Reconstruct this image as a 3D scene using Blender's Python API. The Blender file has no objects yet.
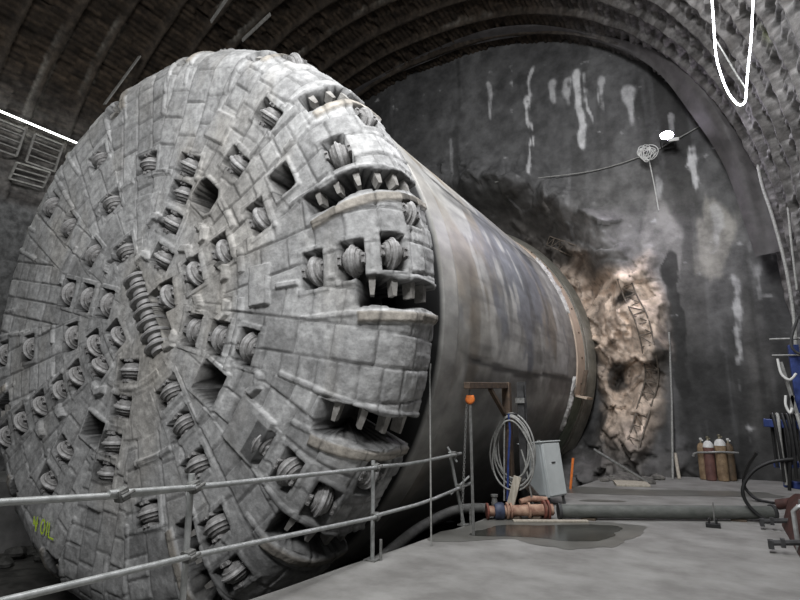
import bpy, math, random
import numpy as np
from mathutils import Vector, Matrix
random.seed(7)
C = bpy.context.scene.collection
PI = math.pi

# ------------------------------------------------------------------ helpers
def hashf(*k):
    h = np.zeros(np.broadcast(*[np.asarray(a) for a in k]).shape, dtype=np.uint32) + np.uint32(2166136261)
    for a in k:
        h = (h ^ np.asarray(a).astype(np.int64).astype(np.uint32)) * np.uint32(16777619)
        h ^= h >> np.uint32(13); h *= np.uint32(0x5bd1e995); h ^= h >> np.uint32(15)
    return h.astype(np.float64) / 4294967295.0

def vnoise(x, y, z=0.0, seed=0):
    x, y, z = np.broadcast_arrays(np.asarray(x, float), np.asarray(y, float), np.asarray(z, float))
    xi, yi, zi = np.floor(x), np.floor(y), np.floor(z)
    fx, fy, fz = x - xi, y - yi, z - zi
    fx, fy, fz = [f * f * (3 - 2 * f) for f in (fx, fy, fz)]
    out = 0
    for dx in (0, 1):
        for dy in (0, 1):
            for dz in (0, 1):
                w = (fx if dx else 1 - fx) * (fy if dy else 1 - fy) * (fz if dz else 1 - fz)
                out = out + w * hashf(xi + dx + 5000, yi + dy + 5000, zi + dz + 5000, seed)
    return out * 2 - 1

def fbm(x, y, z=0.0, seed=0, o=4):
    r, a, f = 0, .5, 1.0
    for i in range(o):
        r = r + a * vnoise(np.asarray(x) * f, np.asarray(y) * f, np.asarray(z) * f, seed + i); a *= .5; f *= 2.03
    return r

def sstep(a, b, x):
    t = np.clip((x - a) / (b - a), 0, 1); return t * t * (3 - 2 * t)

def wloc(o):
    v = Vector((0, 0, 0))
    while o is not None:
        v += o.location; o = o.parent
    return v

def link(name, me, m, parent=None, bevel=0.0, smooth=None):
    o = bpy.data.objects.new(name, me); C.objects.link(o)
    if m is not None: me.materials.append(m)
    if parent is not None:
        o.parent = parent; o.location = -wloc(parent)
    if bevel:
        b = o.modifiers.new('bevel', 'BEVEL'); b.width = bevel; b.segments = 2; b.limit_method = 'ANGLE'
    return o

def tag(o, label=None, cat=None, group=None, kind=None):
    if label: o['label'] = label
    if cat: o['category'] = cat
    if group: o['group'] = group
    if kind: o['kind'] = kind
    return o

def thing(name, label, cat, loc=(0, 0, 0), group=None):
    o = bpy.data.objects.new(name, None); C.objects.link(o); o.location = loc
    o.empty_display_size = .1
    return tag(o, label, cat, group)

def copy_tree(o, parent=None):
    c = o.copy(); C.objects.link(c)
    if parent is not None: c.parent = parent
    for ch in list(o.children): copy_tree(ch, c)
    return c

def curve(pts, k=5):
    P = [Vector(p) for p in pts]; out = []
    for i in range(len(P) - 1):
        a, b, c, d = P[max(0, i - 1)], P[i], P[i + 1], P[min(len(P) - 1, i + 2)]
        for j in range(k):
            t = j / k; out.append(.5 * ((2 * b) + (c - a) * t + (2 * a - 5 * b + 4 * c - d) * t * t + (3 * b - a - 3 * c + d) * t ** 3))
    return out + [P[-1]]

class MB:
    def __init__(s): s.v = []; s.f = []; s.sm = []
    def add(s, vs, fs, smooth=False):
        b = len(s.v); s.v += [tuple(p) for p in vs]; s.f += [tuple(b + i for i in f) for f in fs]; s.sm += [smooth] * len(fs); return s
    def box(s, c, d, R=None, taper=1.0):
        vs = []
        for z in (-.5, .5):
            k = taper if z > 0 else 1
            for x, y in ((-.5, -.5), (.5, -.5), (.5, .5), (-.5, .5)):
                p = Vector((x * d[0] * k, y * d[1] * k, z * d[2]))
                if R is not None: p = R @ p
                vs.append(p + Vector(c))
        return s.add(vs, [(3, 2, 1, 0), (4, 5, 6, 7), (0, 1, 5, 4), (1, 2, 6, 5), (2, 3, 7, 6), (3, 0, 4, 7)])
    def beam(s, p0, p1, w, h, up=(0, 0, 1)):
        p0, p1 = Vector(p0), Vector(p1); z = (p1 - p0); L = z.length; z.normalize(); u = Vector(up)
        if abs(z.dot(u)) > .98: u = Vector((0, 1, 0))
        x = u.cross(z).normalized(); y = z.cross(x)
        return s.box((p0 + p1) / 2, (w, h, L), Matrix((x, y, z)).transposed())
    def tube(s, pts, r, n=10, closed=False, rs=None):
        P = [Vector(p) for p in pts]; N = len(P); vs = []; fs = []
        ref = None
        for i in range(N):
            a = P[(i - 1) % N] if (closed or i > 0) else P[i]; b = P[(i + 1) % N] if (closed or i < N - 1) else P[i]
            t = (b - a).normalized()
            if ref is None: ref = t.orthogonal().normalized()
            x = (ref - t * ref.dot(t)).normalized(); ref = x; y = t.cross(x)
            rr = rs[i] if rs else r
            for k in range(n):
                q = 2 * PI * k / n; vs.append(P[i] + x * (rr * math.cos(q)) + y * (rr * math.sin(q)))
        for i in range(N if closed else N - 1):
            j = (i + 1) % N
            for k in range(n):
                l = (k + 1) % n; fs.append((i * n + k, i * n + l, j * n + l, j * n + k))
        if not closed: fs += [tuple(range(n))[::-1], tuple((N - 1) * n + k for k in range(n))]
        return s.add(vs, fs, True)
    def lathe(s, prof, n=24, M=None, closed=False):
        vs = []; fs = []; N = len(prof)
        for r, h in prof:
            for k in range(n):
                q = 2 * PI * k / n; p = Vector((r * math.cos(q), r * math.sin(q), h)); vs.append(M @ p if M else p)
        for i in range(N if closed else N - 1):
            j = (i + 1) % N
            for k in range(n):
                l = (k + 1) % n; fs.append((i * n + k, i * n + l, j * n + l, j * n + k))
        if not closed: fs += [tuple(range(n))[::-1], tuple((N - 1) * n + k for k in range(n))]
        return s.add(vs, fs, True)
    def prism(s, poly, z0, z1, M=None):
        n = len(poly); vs = [Vector((x, y, z)) for z in (z0, z1) for x, y in poly]
        if M: vs = [M @ p for p in vs]
        return s.add(vs, [tuple(range(n))[::-1], tuple(range(n, 2 * n))] + [(i, (i + 1) % n, n + (i + 1) % n, n + i) for i in range(n)])
    def mesh(s, name):
        me = bpy.data.meshes.new(name); me.from_pydata(s.v, [], s.f); me.polygons.foreach_set('use_smooth', s.sm)
        me.update(); 
        try: me.set_sharp_from_angle(angle=math.radians(38))
        except Exception: pass
        return me
    def build(s, name, m, parent=None, bevel=0.0):
        return link(name, s.mesh(name), m, parent, bevel)

def grid_mesh(name, P, col=None, wrap=False, flip=False):
    """P: (n, m, 3) array of points -> smooth quad grid"""
    n, m = P.shape[:2]
    idx = np.arange(n * m).reshape(n, m)
    if wrap: idx = np.concatenate([idx, idx[:1]], 0)
    q = np.stack([idx[:-1, :-1], idx[1:, :-1], idx[1:, 1:], idx[:-1, 1:]], -1).reshape(-1, 4)
    if flip: q = q[:, ::-1]
    me = bpy.data.meshes.new(name)
    me.vertices.add(n * m); me.vertices.foreach_set('co', P.reshape(-1).astype(np.float32))
    me.loops.add(q.size); me.loops.foreach_set('vertex_index', q.reshape(-1).astype(np.int32))
    me.polygons.add(len(q)); me.polygons.foreach_set('loop_start', (np.arange(len(q)) * 4).astype(np.int32))
    me.polygons.foreach_set('use_smooth', np.ones(len(q), bool))
    if col is not None:
        a = me.attributes.new('col', 'FLOAT_COLOR', 'POINT')
        c4 = np.concatenate([np.clip(col.reshape(-1, 3), 0, 1), np.ones((n * m, 1))], 1)
        a.data.foreach_set('color', c4.reshape(-1).astype(np.float32))
    me.update(); me.validate(); return me

# ------------------------------------------------------------------ materials
def mat(name, c1=(.3, .3, .3), c2=None, scale=6.0, rough=.8, metal=0.0, bump=.15, bscale=40.0, attr=False, stretch=(1, 1, 1), point=0.0, var=.35, emit=None, spec=.3):
    m = bpy.data.materials.new(name); m.use_nodes = True
    nt = m.node_tree; N = nt.nodes; L = nt.links; b = N['Principled BSDF']
    b.inputs['Roughness'].default_value = rough; b.inputs['Metallic'].default_value = metal
    b.inputs['Specular IOR Level'].default_value = spec
    if emit:
        b.inputs['Emission Color'].default_value = (*emit[0], 1); b.inputs['Emission Strength'].default_value = emit[1]
        b.inputs['Base Color'].default_value = (*emit[0], 1); return m
    tc = N.new('ShaderNodeTexCoord'); mp = N.new('ShaderNodeMapping'); mp.inputs['Scale'].default_value = stretch
    L.new(tc.outputs['Object'], mp.inputs['Vector'])
    nz = N.new('ShaderNodeTexNoise'); nz.inputs['Scale'].default_value = scale; nz.inputs['Detail'].default_value = 6; nz.inputs['Roughness'].default_value = .62
    L.new(mp.outputs['Vector'], nz.inputs['Vector'])
    cr = N.new('ShaderNodeValToRGB'); e = cr.color_ramp.elements; e[0].position = .36; e[1].position = .66
    if attr:
        e[0].color = (1 - var,) * 3 + (1,); e[1].color = (1 + var,) * 3 + (1,)
        at = N.new('ShaderNodeAttribute'); at.attribute_name = 'col'
        mx = N.new('ShaderNodeMix'); mx.data_type = 'RGBA'; mx.blend_type = 'MULTIPLY'; mx.inputs[0].default_value = 1
        L.new(at.outputs['Color'], mx.inputs[6]); L.new(cr.outputs['Color'], mx.inputs[7]); out = mx.outputs[2]
    else:
        c2 = c2 or tuple(x * .62 for x in c1)
        e[0].color = (*c2, 1); e[1].color = (*c1, 1); out = cr.outputs['Color']
    L.new(nz.outputs['Fac'], cr.inputs['Fac'])
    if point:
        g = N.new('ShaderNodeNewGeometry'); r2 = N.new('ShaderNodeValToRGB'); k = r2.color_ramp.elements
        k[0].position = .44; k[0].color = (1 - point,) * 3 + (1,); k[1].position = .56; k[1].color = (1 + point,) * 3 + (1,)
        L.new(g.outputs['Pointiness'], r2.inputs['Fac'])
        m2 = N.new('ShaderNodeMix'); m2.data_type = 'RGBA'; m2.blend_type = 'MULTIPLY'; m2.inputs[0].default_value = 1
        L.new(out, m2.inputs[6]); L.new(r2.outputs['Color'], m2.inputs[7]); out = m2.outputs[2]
    L.new(out, b.inputs['Base Color'])
    if bump:
        n2 = N.new('ShaderNodeTexNoise'); n2.inputs['Scale'].default_value = bscale; n2.inputs['Detail'].default_value = 5
        L.new(mp.outputs['Vector'], n2.inputs['Vector'])
        bp = N.new('ShaderNodeBump'); bp.inputs['Strength'].default_value = bump; bp.inputs['Distance'].default_value = .02
        L.new(n2.outputs['Fac'], bp.inputs['Height']); L.new(bp.outputs['Normal'], b.inputs['Normal'])
    return m

M = {}
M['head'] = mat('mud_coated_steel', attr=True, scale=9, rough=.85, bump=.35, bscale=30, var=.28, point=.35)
M['cut'] = mat('cutter_steel', (.30, .295, .29), (.16, .155, .15), scale=14, rough=.7, bump=.3, bscale=40)
M['cutring'] = mat('cutter_ring_steel', (.40, .395, .39), (.22, .215, .21), scale=14, rough=.6, bump=.25, bscale=40)
M['tooth'] = mat('tooth_steel', (.36, .35, .33), (.2, .19, .175), scale=10, rough=.8, bump=.3)
M['shield'] = mat('shield_steel', attr=True, scale=3, rough=.5, bump=.1, bscale=14, var=.22, stretch=(1, .5, 1), spec=.5)
M['dark'] = mat('dark_hollow', (.02, .02, .02), rough=.9, bump=0)
M['wall'] = mat('shotcrete_wall', attr=True, scale=2.2, rough=.75, bump=.5, bscale=9, var=.35)
M['vault'] = mat('lagging_vault', attr=True, scale=5, rough=.85, bump=.6, bscale=18, var=.45)
M['floor'] = mat('concrete_floor', (.27, .266, .252), (.165, .160, .15), scale=1.6, rough=.65, bump=.25, bscale=16, stretch=(.9, 1.1, 1))
M['pit'] = mat('pit_mud', (.075, .072, .067), (.03, .029, .027), scale=3, rough=.7, bump=.8, bscale=7)
M['ledge'] = mat('ledge_concrete', (.22, .215, .21), (.13, .13, .125), scale=2, rough=.8, bump=.3)
M['cream'] = mat('cream_paint', (.62, .50, .39), (.48, .39, .30), scale=3, rough=.6, bump=.1)
M['flange'] = mat('flange_green', (.30, .29, .25), (.19, .185, .16), scale=4, rough=.6, bump=.1)
M['green'] = mat('pale_green_steel', (.22, .26, .2), (.13, .15, .12), scale=4, rough=.6, bump=.1)
M['grout'] = mat('white_grout', (.62, .61, .58), (.35, .34, .32), scale=7, rough=.9, bump=.6)
M['galv'] = mat('galvanised_tube', (.46, .47, .46), (.30, .31, .30), scale=12, rough=.42, metal=.35, bump=.08)
M['coupler'] = mat('coupler_steel', (.28, .28, .27), (.14, .14, .13), scale=20, rough=.5, metal=.4, bump=.1)
M['rust'] = mat('brown_rusty_steel', (.13, .09, .06), (.06, .045, .035), scale=8, rough=.8, bump=.2)
M['darksteel'] = mat('dark_steel', (.06, .06, .06), (.03, .03, .03), scale=8, rough=.7, bump=.2)
M['orange'] = mat('orange_paint', (.75, .21, .04), (.55, .14, .03), scale=10, rough=.5, bump=.05)
M['chain'] = mat('chain_steel', (.3, .3, .29), (.18, .18, .17), scale=20, rough=.5, metal=.4, bump=.1)
M['cabinet'] = mat('light_grey_enamel', (.47, .50, .50), (.39, .42, .42), scale=3, rough=.45, bump=.03)
M['cabinet2'] = mat('light_grey_enamel_door', (.56, .59, .58), (.48, .51, .50), scale=3, rough=.45, bump=.03)
M['pump'] = mat('rusty_pink_pipe', (.42, .28, .2), (.2, .1, .07), scale=9, rough=.75, bump=.25)
M['pumpred'] = mat('dark_red_rust', (.22, .07, .05), (.1, .05, .04), scale=9, rough=.75, bump=.25)
M['navy'] = mat('navy_coupling', (.06, .075, .12), (.03, .035, .06), scale=9, rough=.5, bump=.1)
M['pipe'] = mat('grey_pipe', (.12, .125, .115), (.075, .08, .072), scale=5, rough=.6, bump=.15, stretch=(1, 1, 3))
M['hosegrey'] = mat('grey_hose', (.16, .16, .15), (.1, .1, .095), scale=9, rough=.6, bump=.1)
M['cable'] = mat('grey_cable', (.33, .33, .31), (.2, .2, .19), scale=20, rough=.5, bump=.05)
M['wood'] = mat('pale_wood', (.46, .42, .35), (.3, .27, .22), scale=5, rough=.8, bump=.25, stretch=(6, 6, 1))
M['wooddark'] = mat('weathered_wood', (.13, .1, .075), (.07, .055, .04), scale=5, rough=.9, bump=.3)
M['blue'] = mat('blue_paint', (.035, .06, .21), (.02, .035, .12), scale=9, rough=.45, bump=.08)
M['black'] = mat('black_rubber', (.022, .022, .022), (.012, .012, .012), scale=12, rough=.5, bump=.05)
M['redsteel'] = mat('red_brown_steel', (.085, .036, .03), (.04, .022, .019), scale=6, rough=.6, bump=.15)
M['ochre'] = mat('ochre_cylinder', (.30, .215, .13), (.13, .085, .05), scale=7, rough=.65, bump=.12)
M['maroon'] = mat('maroon_cylinder', (.17, .085, .07), (.09, .045, .04), scale=7, rough=.6, bump=.12)
M['browncyl'] = mat('brown_cylinder', (.13, .09, .055), (.06, .045, .03), scale=7, rough=.6, bump=.12)
M['white'] = mat('white_paint', (.7, .7, .68), (.5, .5, .48), scale=9, rough=.5, bump=.1)
M['brass'] = mat('valve_metal', (.3, .27, .2), (.2, .18, .13), rough=.4, metal=.6, bump=.05)
M['rock'] = mat('grey_rock', (.2, .19, .17), (.09, .085, .08), scale=4, rough=.9, bump=.7, bscale=15)
M['rockdark'] = mat('dark_wet_rubble', (.1, .098, .092), (.04, .039, .037), scale=4, rough=.75, bump=.7, bscale=15)
M['rebar'] = mat('rebar_steel', (.2, .17, .14), (.1, .085, .07), scale=9, rough=.7, bump=.1)
M['lattice'] = mat('shotcreted_lattice', (.34, .33, .31), (.2, .195, .18), scale=9, rough=.8, bump=.3)
M['membrane'] = mat('grey_membrane', (.085, .08, .08), (.05, .047, .047), scale=2.5, rough=.6, bump=.2)
M['spray'] = mat('yellow_green_spray', (.55, .72, .05), (.35, .5, .05), scale=30, rough=.7, bump=0)
M['led'] = mat('led_tube', emit=((.92, .95, 1.0), 14))
M['led2'] = mat('led_tube_left', emit=((.95, 1.0, .93), 5))
M['flood'] = mat('flood_lens', emit=((.9, .82, 1.0), 60))
M['puddle'] = mat('wet_film', (.05, .05, .043), (.03, .03, .026), scale=2, rough=.2, bump=0, spec=.5)
M['wetfloor'] = mat('damp_concrete', (.15, .148, .135), (.10, .098, .088), scale=2, rough=.35, bump=.05, spec=.5)

# ------------------------------------------------------------------ tunnel boring machine
CX, FY, CZ, R, RC = -6.96, 4.70, 3.12, 4.2, .68
K = 1.18; KX, KY, KZ = CX * K, FY * K, 1.8 + (CZ - 1.8) * K      # real size of the machine
S1 = R - RC; S2 = S1 + RC * PI / 2; SMAX = S2 + .33
def prof(s):
    s = np.asarray(s, float)
    a = np.clip((s - S1) / RC, 0, PI / 2)
    r = np.where(s < S1, s, S1 + RC * np.sin(a)); d = np.where(s < S1, 0, RC * (1 - np.cos(a))) + np.clip(s - S2, 0, None)
    nr = np.where(s < S1, 0, np.sin(a)); nd = np.where(s < S1, -1, -np.cos(a))
    return r, d, nr, nd

SPOKES = [4, 24, 45.4, 66, 91.6, 116, 140.5, 165, 187.4, 212.5, 235, 263, 283.3, 305.5, 325.2, 344.5]
BOUND = [.8, 20, 41, 62, 85.4, 109.7, 134, 157, 181, 204, 226.6, 251.3, 274.3, 299, 319.4, 340]
BS0 = [3.75, 3.2, 3.75, 3.9, 3.8, 3.45, 3.9, 3.9, 4.0, 3.35, 3.6, 3.65, 3.85, 2.95, 3.7, 3.55]
BW = [.30, .26, .26, .2, .2, .26, .2, .22, .2, .3, .24, .34, .24, .30, .3, .34]
CUT = [(2.97, 117.1), (2.26, 91.6), (2.2, 67.0), (1.8, 65.7), (2.58, 45.5), (3.32, 141.4), (1.99, 115.7), (2.55, 141.2), (1.59, 139.9), (1.04, 113),
       (1.37, 63.9), (0.87, 56.7), (1.77, 21.8), (1.23, 20.2), (0.67, 14.4), (1.81, 165.2), (1.29, 165.1), (0.74, 165.3), (1.52, -170.4),
       (0.5, -142), (0.99, -155), (2.72, -172.4), (3.54, -173.2), (1.25, -15.5), (1.75, -15.5), (1.02, -135), (1.53, -146.1), (1.98, -147.4), (2.5, -149.0),
       (3.05, -149.7), (3.55, -150.0), (0.81, -92), (1.31, -95.0), (1.81, -98.1), (2.22, -98.8), (1.40, -53.1), (1.90, -53.7), (2.47, -54.3), (2.36, -125.0),
       (2.91, -125.0), (2.7, -76.6), (3.33, 45.4), (3.79, 25.3), (4.42, 33), (4.52, 13), (4.32, 55), (2.47, 24), (3.16, 3.9), (3.68, 4.2),
       (4.16, 5.3), (2.27, -15.5), (3.0, -34.8), (3.5, -34.8), (4.02, -35.9), (4.42, -29.5), (3.23, -55.5), (3.79, -56.3), (4.45, 77), (4.45, 150)]
OPEN = [(1.95, 48.8, .36, .46, 5), (1.76, -112.6, .34, .44, 0), (1.9, -32.5, .42, .42, 0), (2.98, 28.0, .30, .36, 0)]
PLATE = [(2.78, -34.3, .58, .58), (2.84, 58.5, .40, .40), (2.35, 3, .3, .5), (2.5, -100, .4, .3)]
CHEV = [(1.28, -1), (1.79, -4.8), (1.25, 36.1), (1.6, 37), (1.36, 78.6), (.8, 84.2), (.94, -29.9), (1.1, 131.2), (1.76, 12.6), (2.6, -24), (1.25, -122), (2.06, -139.1), (2.6, -141)]
ROWA, ROWB = (-.15, .56), (.56, -.60)

tbm = thing('tunnel_boring_machine', 'huge grey tunnel boring machine with round cutter face, emerging from the rock wall', 'machine', (KX, KY, KZ - K * R))
tbm.scale = (K, K, K)

def build_head():
    NS, NP = 285, 1350
    s = np.concatenate([np.linspace(.01, 4.6, 258), np.linspace(4.6, SMAX, NS - 258 + 1)[1:]])
    ph = np.linspace(0, 2 * PI, NP, endpoint=False)
    S, PH = np.meshgrid(s, ph)             # (NP, NS)
    X, Z = S * np.cos(PH), S * np.sin(PH)
    h = np.zeros_like(S); deg = np.degrees(PH)
    # sectors of wear plates
    bb = np.array(BOUND); k = (np.searchsorted(bb, deg, side='right') - 1) % 16
    lo = bb[k]; hi = bb[(k + 1) % 16] + np.where(k == 15, 360, 0)
    dd = np.where((k == 15) & (deg < 100), deg + 360, deg)
    mid = np.radians((lo + hi) / 2)
    u = S * np.cos(np.radians(dd) - mid); v = S * np.sin(np.radians(dd) - mid)
    inner = S < 1.75
    w = np.where(inner, .55, .30 + .14 * hashf(k, 1))
    row = np.floor((v + w * hashf(k, 2)) / w)
    fv = (v + w * hashf(k, 2)) / w - row
    ln = np.where(inner, .6, .24 + .30 * hashf(k, row, 3))
    off = ln * hashf(k, row, 4)
    colm = np.floor((u + off) / ln); fu = (u + off) / ln - colm
    e = np.minimum(np.minimum(fv, 1 - fv) * w, np.minimum(fu, 1 - fu) * ln)
    amp = np.where(inner, .008, .022)
    rnd = hashf(k, row, colm, 9); rnd2 = hashf(k, row, colm, 10); rnd3 = hashf(k, row, colm, 11)
    plate = np.where(inner, 0, (rnd - .5) * .018 + (rnd2 - .5) * .022 * (fu - .5) + (rnd3 - .5) * .022 * (fv - .5))
    groove = np.exp(-(e / .014) ** 2)
    h += plate * (1 - groove) - amp * groove
    # welded lumps and worn mud
    h += .012 * fbm(X * 3, Z * 3, 0, 1) + .007 * fbm(X * 11, Z * 11, 0, 5, 3) + np.where(inner, .035 * fbm(X * 1.8, Z * 1.8, 3, 8), 0)
    shade = 1 + (rnd2 - .5) * np.where(inner, .08, .36)
    shade *= 1 - .55 * groove * np.where(inner, .5, 1)
    # concentric weld rings
    for rr, wd, hh in ((2.06, .05, .035), (1.05, .06, .015), (3.0, .03, .0)):
        seg = (hashf(np.floor(deg / 9), int(rr * 10)) > .35)
        h += hh * seg * (1 - sstep(wd * .6, wd, np.abs(S - rr)))
    # radial bars on sector lines
    for i, b in enumerate(BOUND):
        for off_, wd, hh, s0 in ((.05, .035, .025, 2.6), (-.38, .035, .018, 3.0)):
            t = S * np.sin(PH - math.radians(b)); c = np.cos(PH - math.radians(b)) > 0
            mk = c & (S > s0 + .5 * ((i * 37) % 10) / 10)
            h += hh * mk * (1 - sstep(wd * .7, wd, np.abs(t - off_)))
    ochre = np.zeros_like(S); pit = np.zeros_like(S); void = np.zeros_like(S); flat = np.zeros_like(S)
    def local(s0, d0):
        a = math.radians(d0); du = X * math.cos(a) + Z * math.sin(a); dv = -X * math.sin(a) + Z * math.cos(a)
        return du - s0, np.where(du > 0, dv, 9)
    for (s0, d0) in CUT:                   # cutter pockets
        p, q = local(s0, d0)
        fr = np.maximum(np.abs(p) - .16, np.abs(q) - .22)
        m = 1 - sstep(.05, .07, fr)
        h = h * (1 - m) + m * (.010 + .008 * np.sign(p) * (np.abs(q) < .2))
        inn = np.maximum(np.abs(p) - .138, np.abs(q) - .215)
        m = 1 - sstep(-.006, .006, inn)
        h = h * (1 - m) - .30 * m; pit = np.maximum(pit, 1 - sstep(-.002, .014, inn))
    for (s0, d0, a_, b_) in PLATE:
        p, q = local(s0, d0); m = 1 - sstep(-.008, .008, np.maximum(np.abs(p) - a_ / 2, np.abs(q) - b_ / 2)); h = h * (1 - m) + m * .05; shade = shade * (1 - m) + m * 1.05
    for (s0, d0) in CHEV:
        p, q = local(s0, d0); a_ = (hashf(int(s0 * 100), 3) * .8 - .4)
        p, q = p * math.cos(a_) - q * math.sin(a_), p * math.sin(a_) + q * math.cos(a_)
        m = (1 - sstep(.05, .065, np.abs(p + np.abs(q) * .55 - .04))) * (1 - sstep(.13, .15, np.abs(q)))
        h = np.where(m > .02, np.maximum(h, m * .06), h); shade = shade * (1 + .12 * m)
    for (s0, d0, a_, b_, cut) in OPEN:
        p, q = local(s0, d0)
        dd_ = np.maximum(np.abs(p) - a_ / 2, np.abs(q) - b_ / 2)
        if cut: dd_ = np.maximum(dd_, (np.abs(p) + np.abs(q) - .34) * .7)
        m = 1 - sstep(.05, .065, dd_); h = h * (1 - m) + m * .025
        m = 1 - sstep(-.008, .008, dd_); h = h * (1 - m) - .70 * m; void = np.maximum(void, 1 - sstep(.0, .018, dd_))
    # centre slot for the row of twin discs
    ax, az = ROWA; bx, bz = ROWB; L = math.hypot(bx - ax, bz - az); tx, tz = (bx - ax) / L, (bz - az) / L
    p = (X - ax) * tx + (Z - az) * tz - L / 2; q = -(X - ax) * tz + (Z - az) * tx
    m = 1 - sstep(-.01, .01, np.maximum(np.abs(p) - L / 2 - .02, np.abs(q) - .155)); h = h * (1 - m) - .30 * m; pit = np.maximum(pit, m)
    m = 1 - sstep(-.012, .012, np.maximum(np.abs(p - .22) - .38, np.abs(q - .27) - .08)); h = h * (1 - m) - .42 * m; void = np.maximum(void, m)
    # bucket mouths round the rim
    for b, s0, bw in zip(BOUND, BS0, BW):
        p, q = local(0, b)
        on = sstep(s0 - .02, s0 + .0, p)
        m = on * (1 - sstep(.05, .07, np.abs(q + bw + .12) )) * (p < SMAX)
        jag = .03 * fbm(p * 6, q * 3, b, 3)
        h = h * (1 - m) + m * (.035 + .6 * jag); ochre = np.maximum(ochre, m)
        m = on * (1 - sstep(-.01, .01, np.abs(q + bw / 2 + .02 * np.sin(p * 9 + b)) - bw / 2))
        h = h * (1 - m) - .75 * m; void = np.maximum(void, on * (1 - sstep(.0, .02, np.abs(q + bw / 2 + .02 * np.sin(p * 9 + b)) - bw / 2)))
    # rim: rubbing bars
    h += np.where(S > 4.55, .02 * (hashf(np.floor(deg / 2.8), 77) - .5), 0)
    r, d, nr, nd = prof(S)
    r2 = r + nr * h; d2 = d + nd * h
    r2[:, -1] = 3.4; d2[:, -1] = d[:, -1]
    P = np.stack([r2 * np.cos(PH), d2, R + r2 * np.sin(PH)], -1)
    st = fbm(X * .9, Z * .5, 1, 21); st2 = fbm(X * 2.6, Z * 1.2, 4, 31)
    base = np.array([.36, .36, .355]) * np.ones(S.shape + (1,))
    brown = np.array([.30, .275, .235])
    f = (sstep(.05, .4, st) * .45 * sstep(3.6, 2.0, S) + .22 * sstep(.1, .5, st2))[..., None]
    col = base * (1 - f) + brown * f
    f = (ochre * .55)[..., None]; col = col * (1 - f) + np.array([.36, .31, .24]) * f
    dirt = sstep(.0, .5, fbm(X * 1.3, Z * 1.3, 9, 41))
    col *= (shade * (1 - .28 * dirt) * (1 - .65 * pit) * (1 - .88 * void))[..., None]  # shade in pockets, mouths and openings is painted in through pit and void
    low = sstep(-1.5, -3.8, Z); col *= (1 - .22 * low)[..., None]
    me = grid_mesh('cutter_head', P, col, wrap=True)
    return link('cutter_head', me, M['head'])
hd = build_head(); hd.parent = tbm

def face_frame(s, deg, lift=0.0):
    """matrix in the machine's own frame: x radial, y tangential, z outwards"""
    r, d, nr, nd = [float(x) for x in prof(s)]; a = math.radians(deg)
    er = Vector((math.cos(a), 0, math.sin(a))); et = Vector((-math.sin(a), 0, math.cos(a))); ey = Vector((0, 1, 0))
    n = er * nr + ey * nd; pos = er * r + ey * d + Vector((0, 0, R)) + n * lift
    x = et.cross(n).normalized()
    m = Matrix((x, et, n)).transposed().to_4x4(); m.translation = pos; return m

def lathe_x(pr, n=28, zc=-.115):
    mb = MB(); Mx = Matrix.Translation((0, 0, zc)) @ Matrix.Rotation(PI / 2, 4, 'Y'); mb.lathe(pr, n, Mx); return mb
hub_me = lathe_x([(.03, -.145), (.085, -.14), (.115, -.125), (.15, -.115), (.165, -.085), (.168, -.075), (.195, -.07), (.198, -.045), (.198, .045), (.195, .07), (.168, .075), (.165, .085), (.15, .115), (.115, .125), (.085, .14), (.03, .145)]).mesh('disc_cutter')
ring_me = lathe_x([(.18, -.04), (.202, -.04), (.215, -.02), (.238, -.012), (.238, .012), (.215, .02), (.202, .04), (.18, .04)], 32).mesh('cutter_ring')
bm_ = MB().box((0, 0, -.06), (.055, .15, .16)); bm_.box((0, .05, .03), (.04, .035, .03)); bm_.box((0, -.05, .03), (.04, .035, .03))
block_me = bm_.mesh('bearing_block')
hub_me.materials.append(M['cut']); ring_me.materials.append(M['cutring']); block_me.materials.append(M['cut'])
def lobj(name, me, parent, mloc=None):
    o = bpy.data.objects.new(name, me); C.objects.link(o); o.parent = parent
    if mloc is not None: o.matrix_local = mloc
    return o
rc_ = random.Random(3)
for (s0, d0) in CUT:
    o = lobj('disc_cutter', hub_me, tbm, face_frame(s0, d0, rc_.uniform(-.035, .015)) @ Matrix.Rotation(rc_.uniform(-.12, .12), 4, 'Z') @ Matrix.Scale(.8, 4))
    lobj('cutter_ring', ring_me, o)
    for sx in (-1, 1): lobj('bearing_block', block_me, o, Matrix.Translation((sx * .175, 0, 0)))
# centre row
ax, az = ROWA; bx, bz = ROWB; ang = math.degrees(math.atan2(bz - az, bx - ax))
disc_me = lathe_x([(.05, -.09), (.13, -.085), (.14, -.03), (.20, -.022), (.215, 0), (.20, .022), (.14, .03), (.13, .085), (.05, .09)], 30, -.08).mesh('centre_cutter_disc')
disc_me.materials.append(M['cutring'])
NR = 7
for i in range(NR):
    t = (i + .5) / NR
    if i in (1,): pass
    m = Matrix.Translation((ax + (bx - ax) * t, 0, R + az + (bz - az) * t)) @ Matrix.Rotation(-math.radians(ang), 4, 'Y') @ Matrix.Rotation(PI / 2, 4, 'X')
    lobj('centre_cutter_disc', disc_me, tbm, m)
# bucket teeth
tm = MB(); tm.prism([(-.04, .04), (.04, .04), (.035, -.05), (.022, -.15), (-.022, -.15), (-.035, -.05)], -.16, -.03); tooth_me = tm.mesh('bucket_tooth'); tooth_me.materials.append(M['tooth'])
for b, s0, bw in zip(BOUND, BS0, BW):
    n = max(3, int((4.86 - s0) / .27))
    if n > 6: n = 6
    for i in range(n):
        s = s0 + (4.84 - s0) * (i + .55) / n
        lobj('bucket_tooth', tooth_me, tbm, face_frame(s, b, -.015) @ Matrix.Diagonal((1, bw / .26, 1, 1)))

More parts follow.
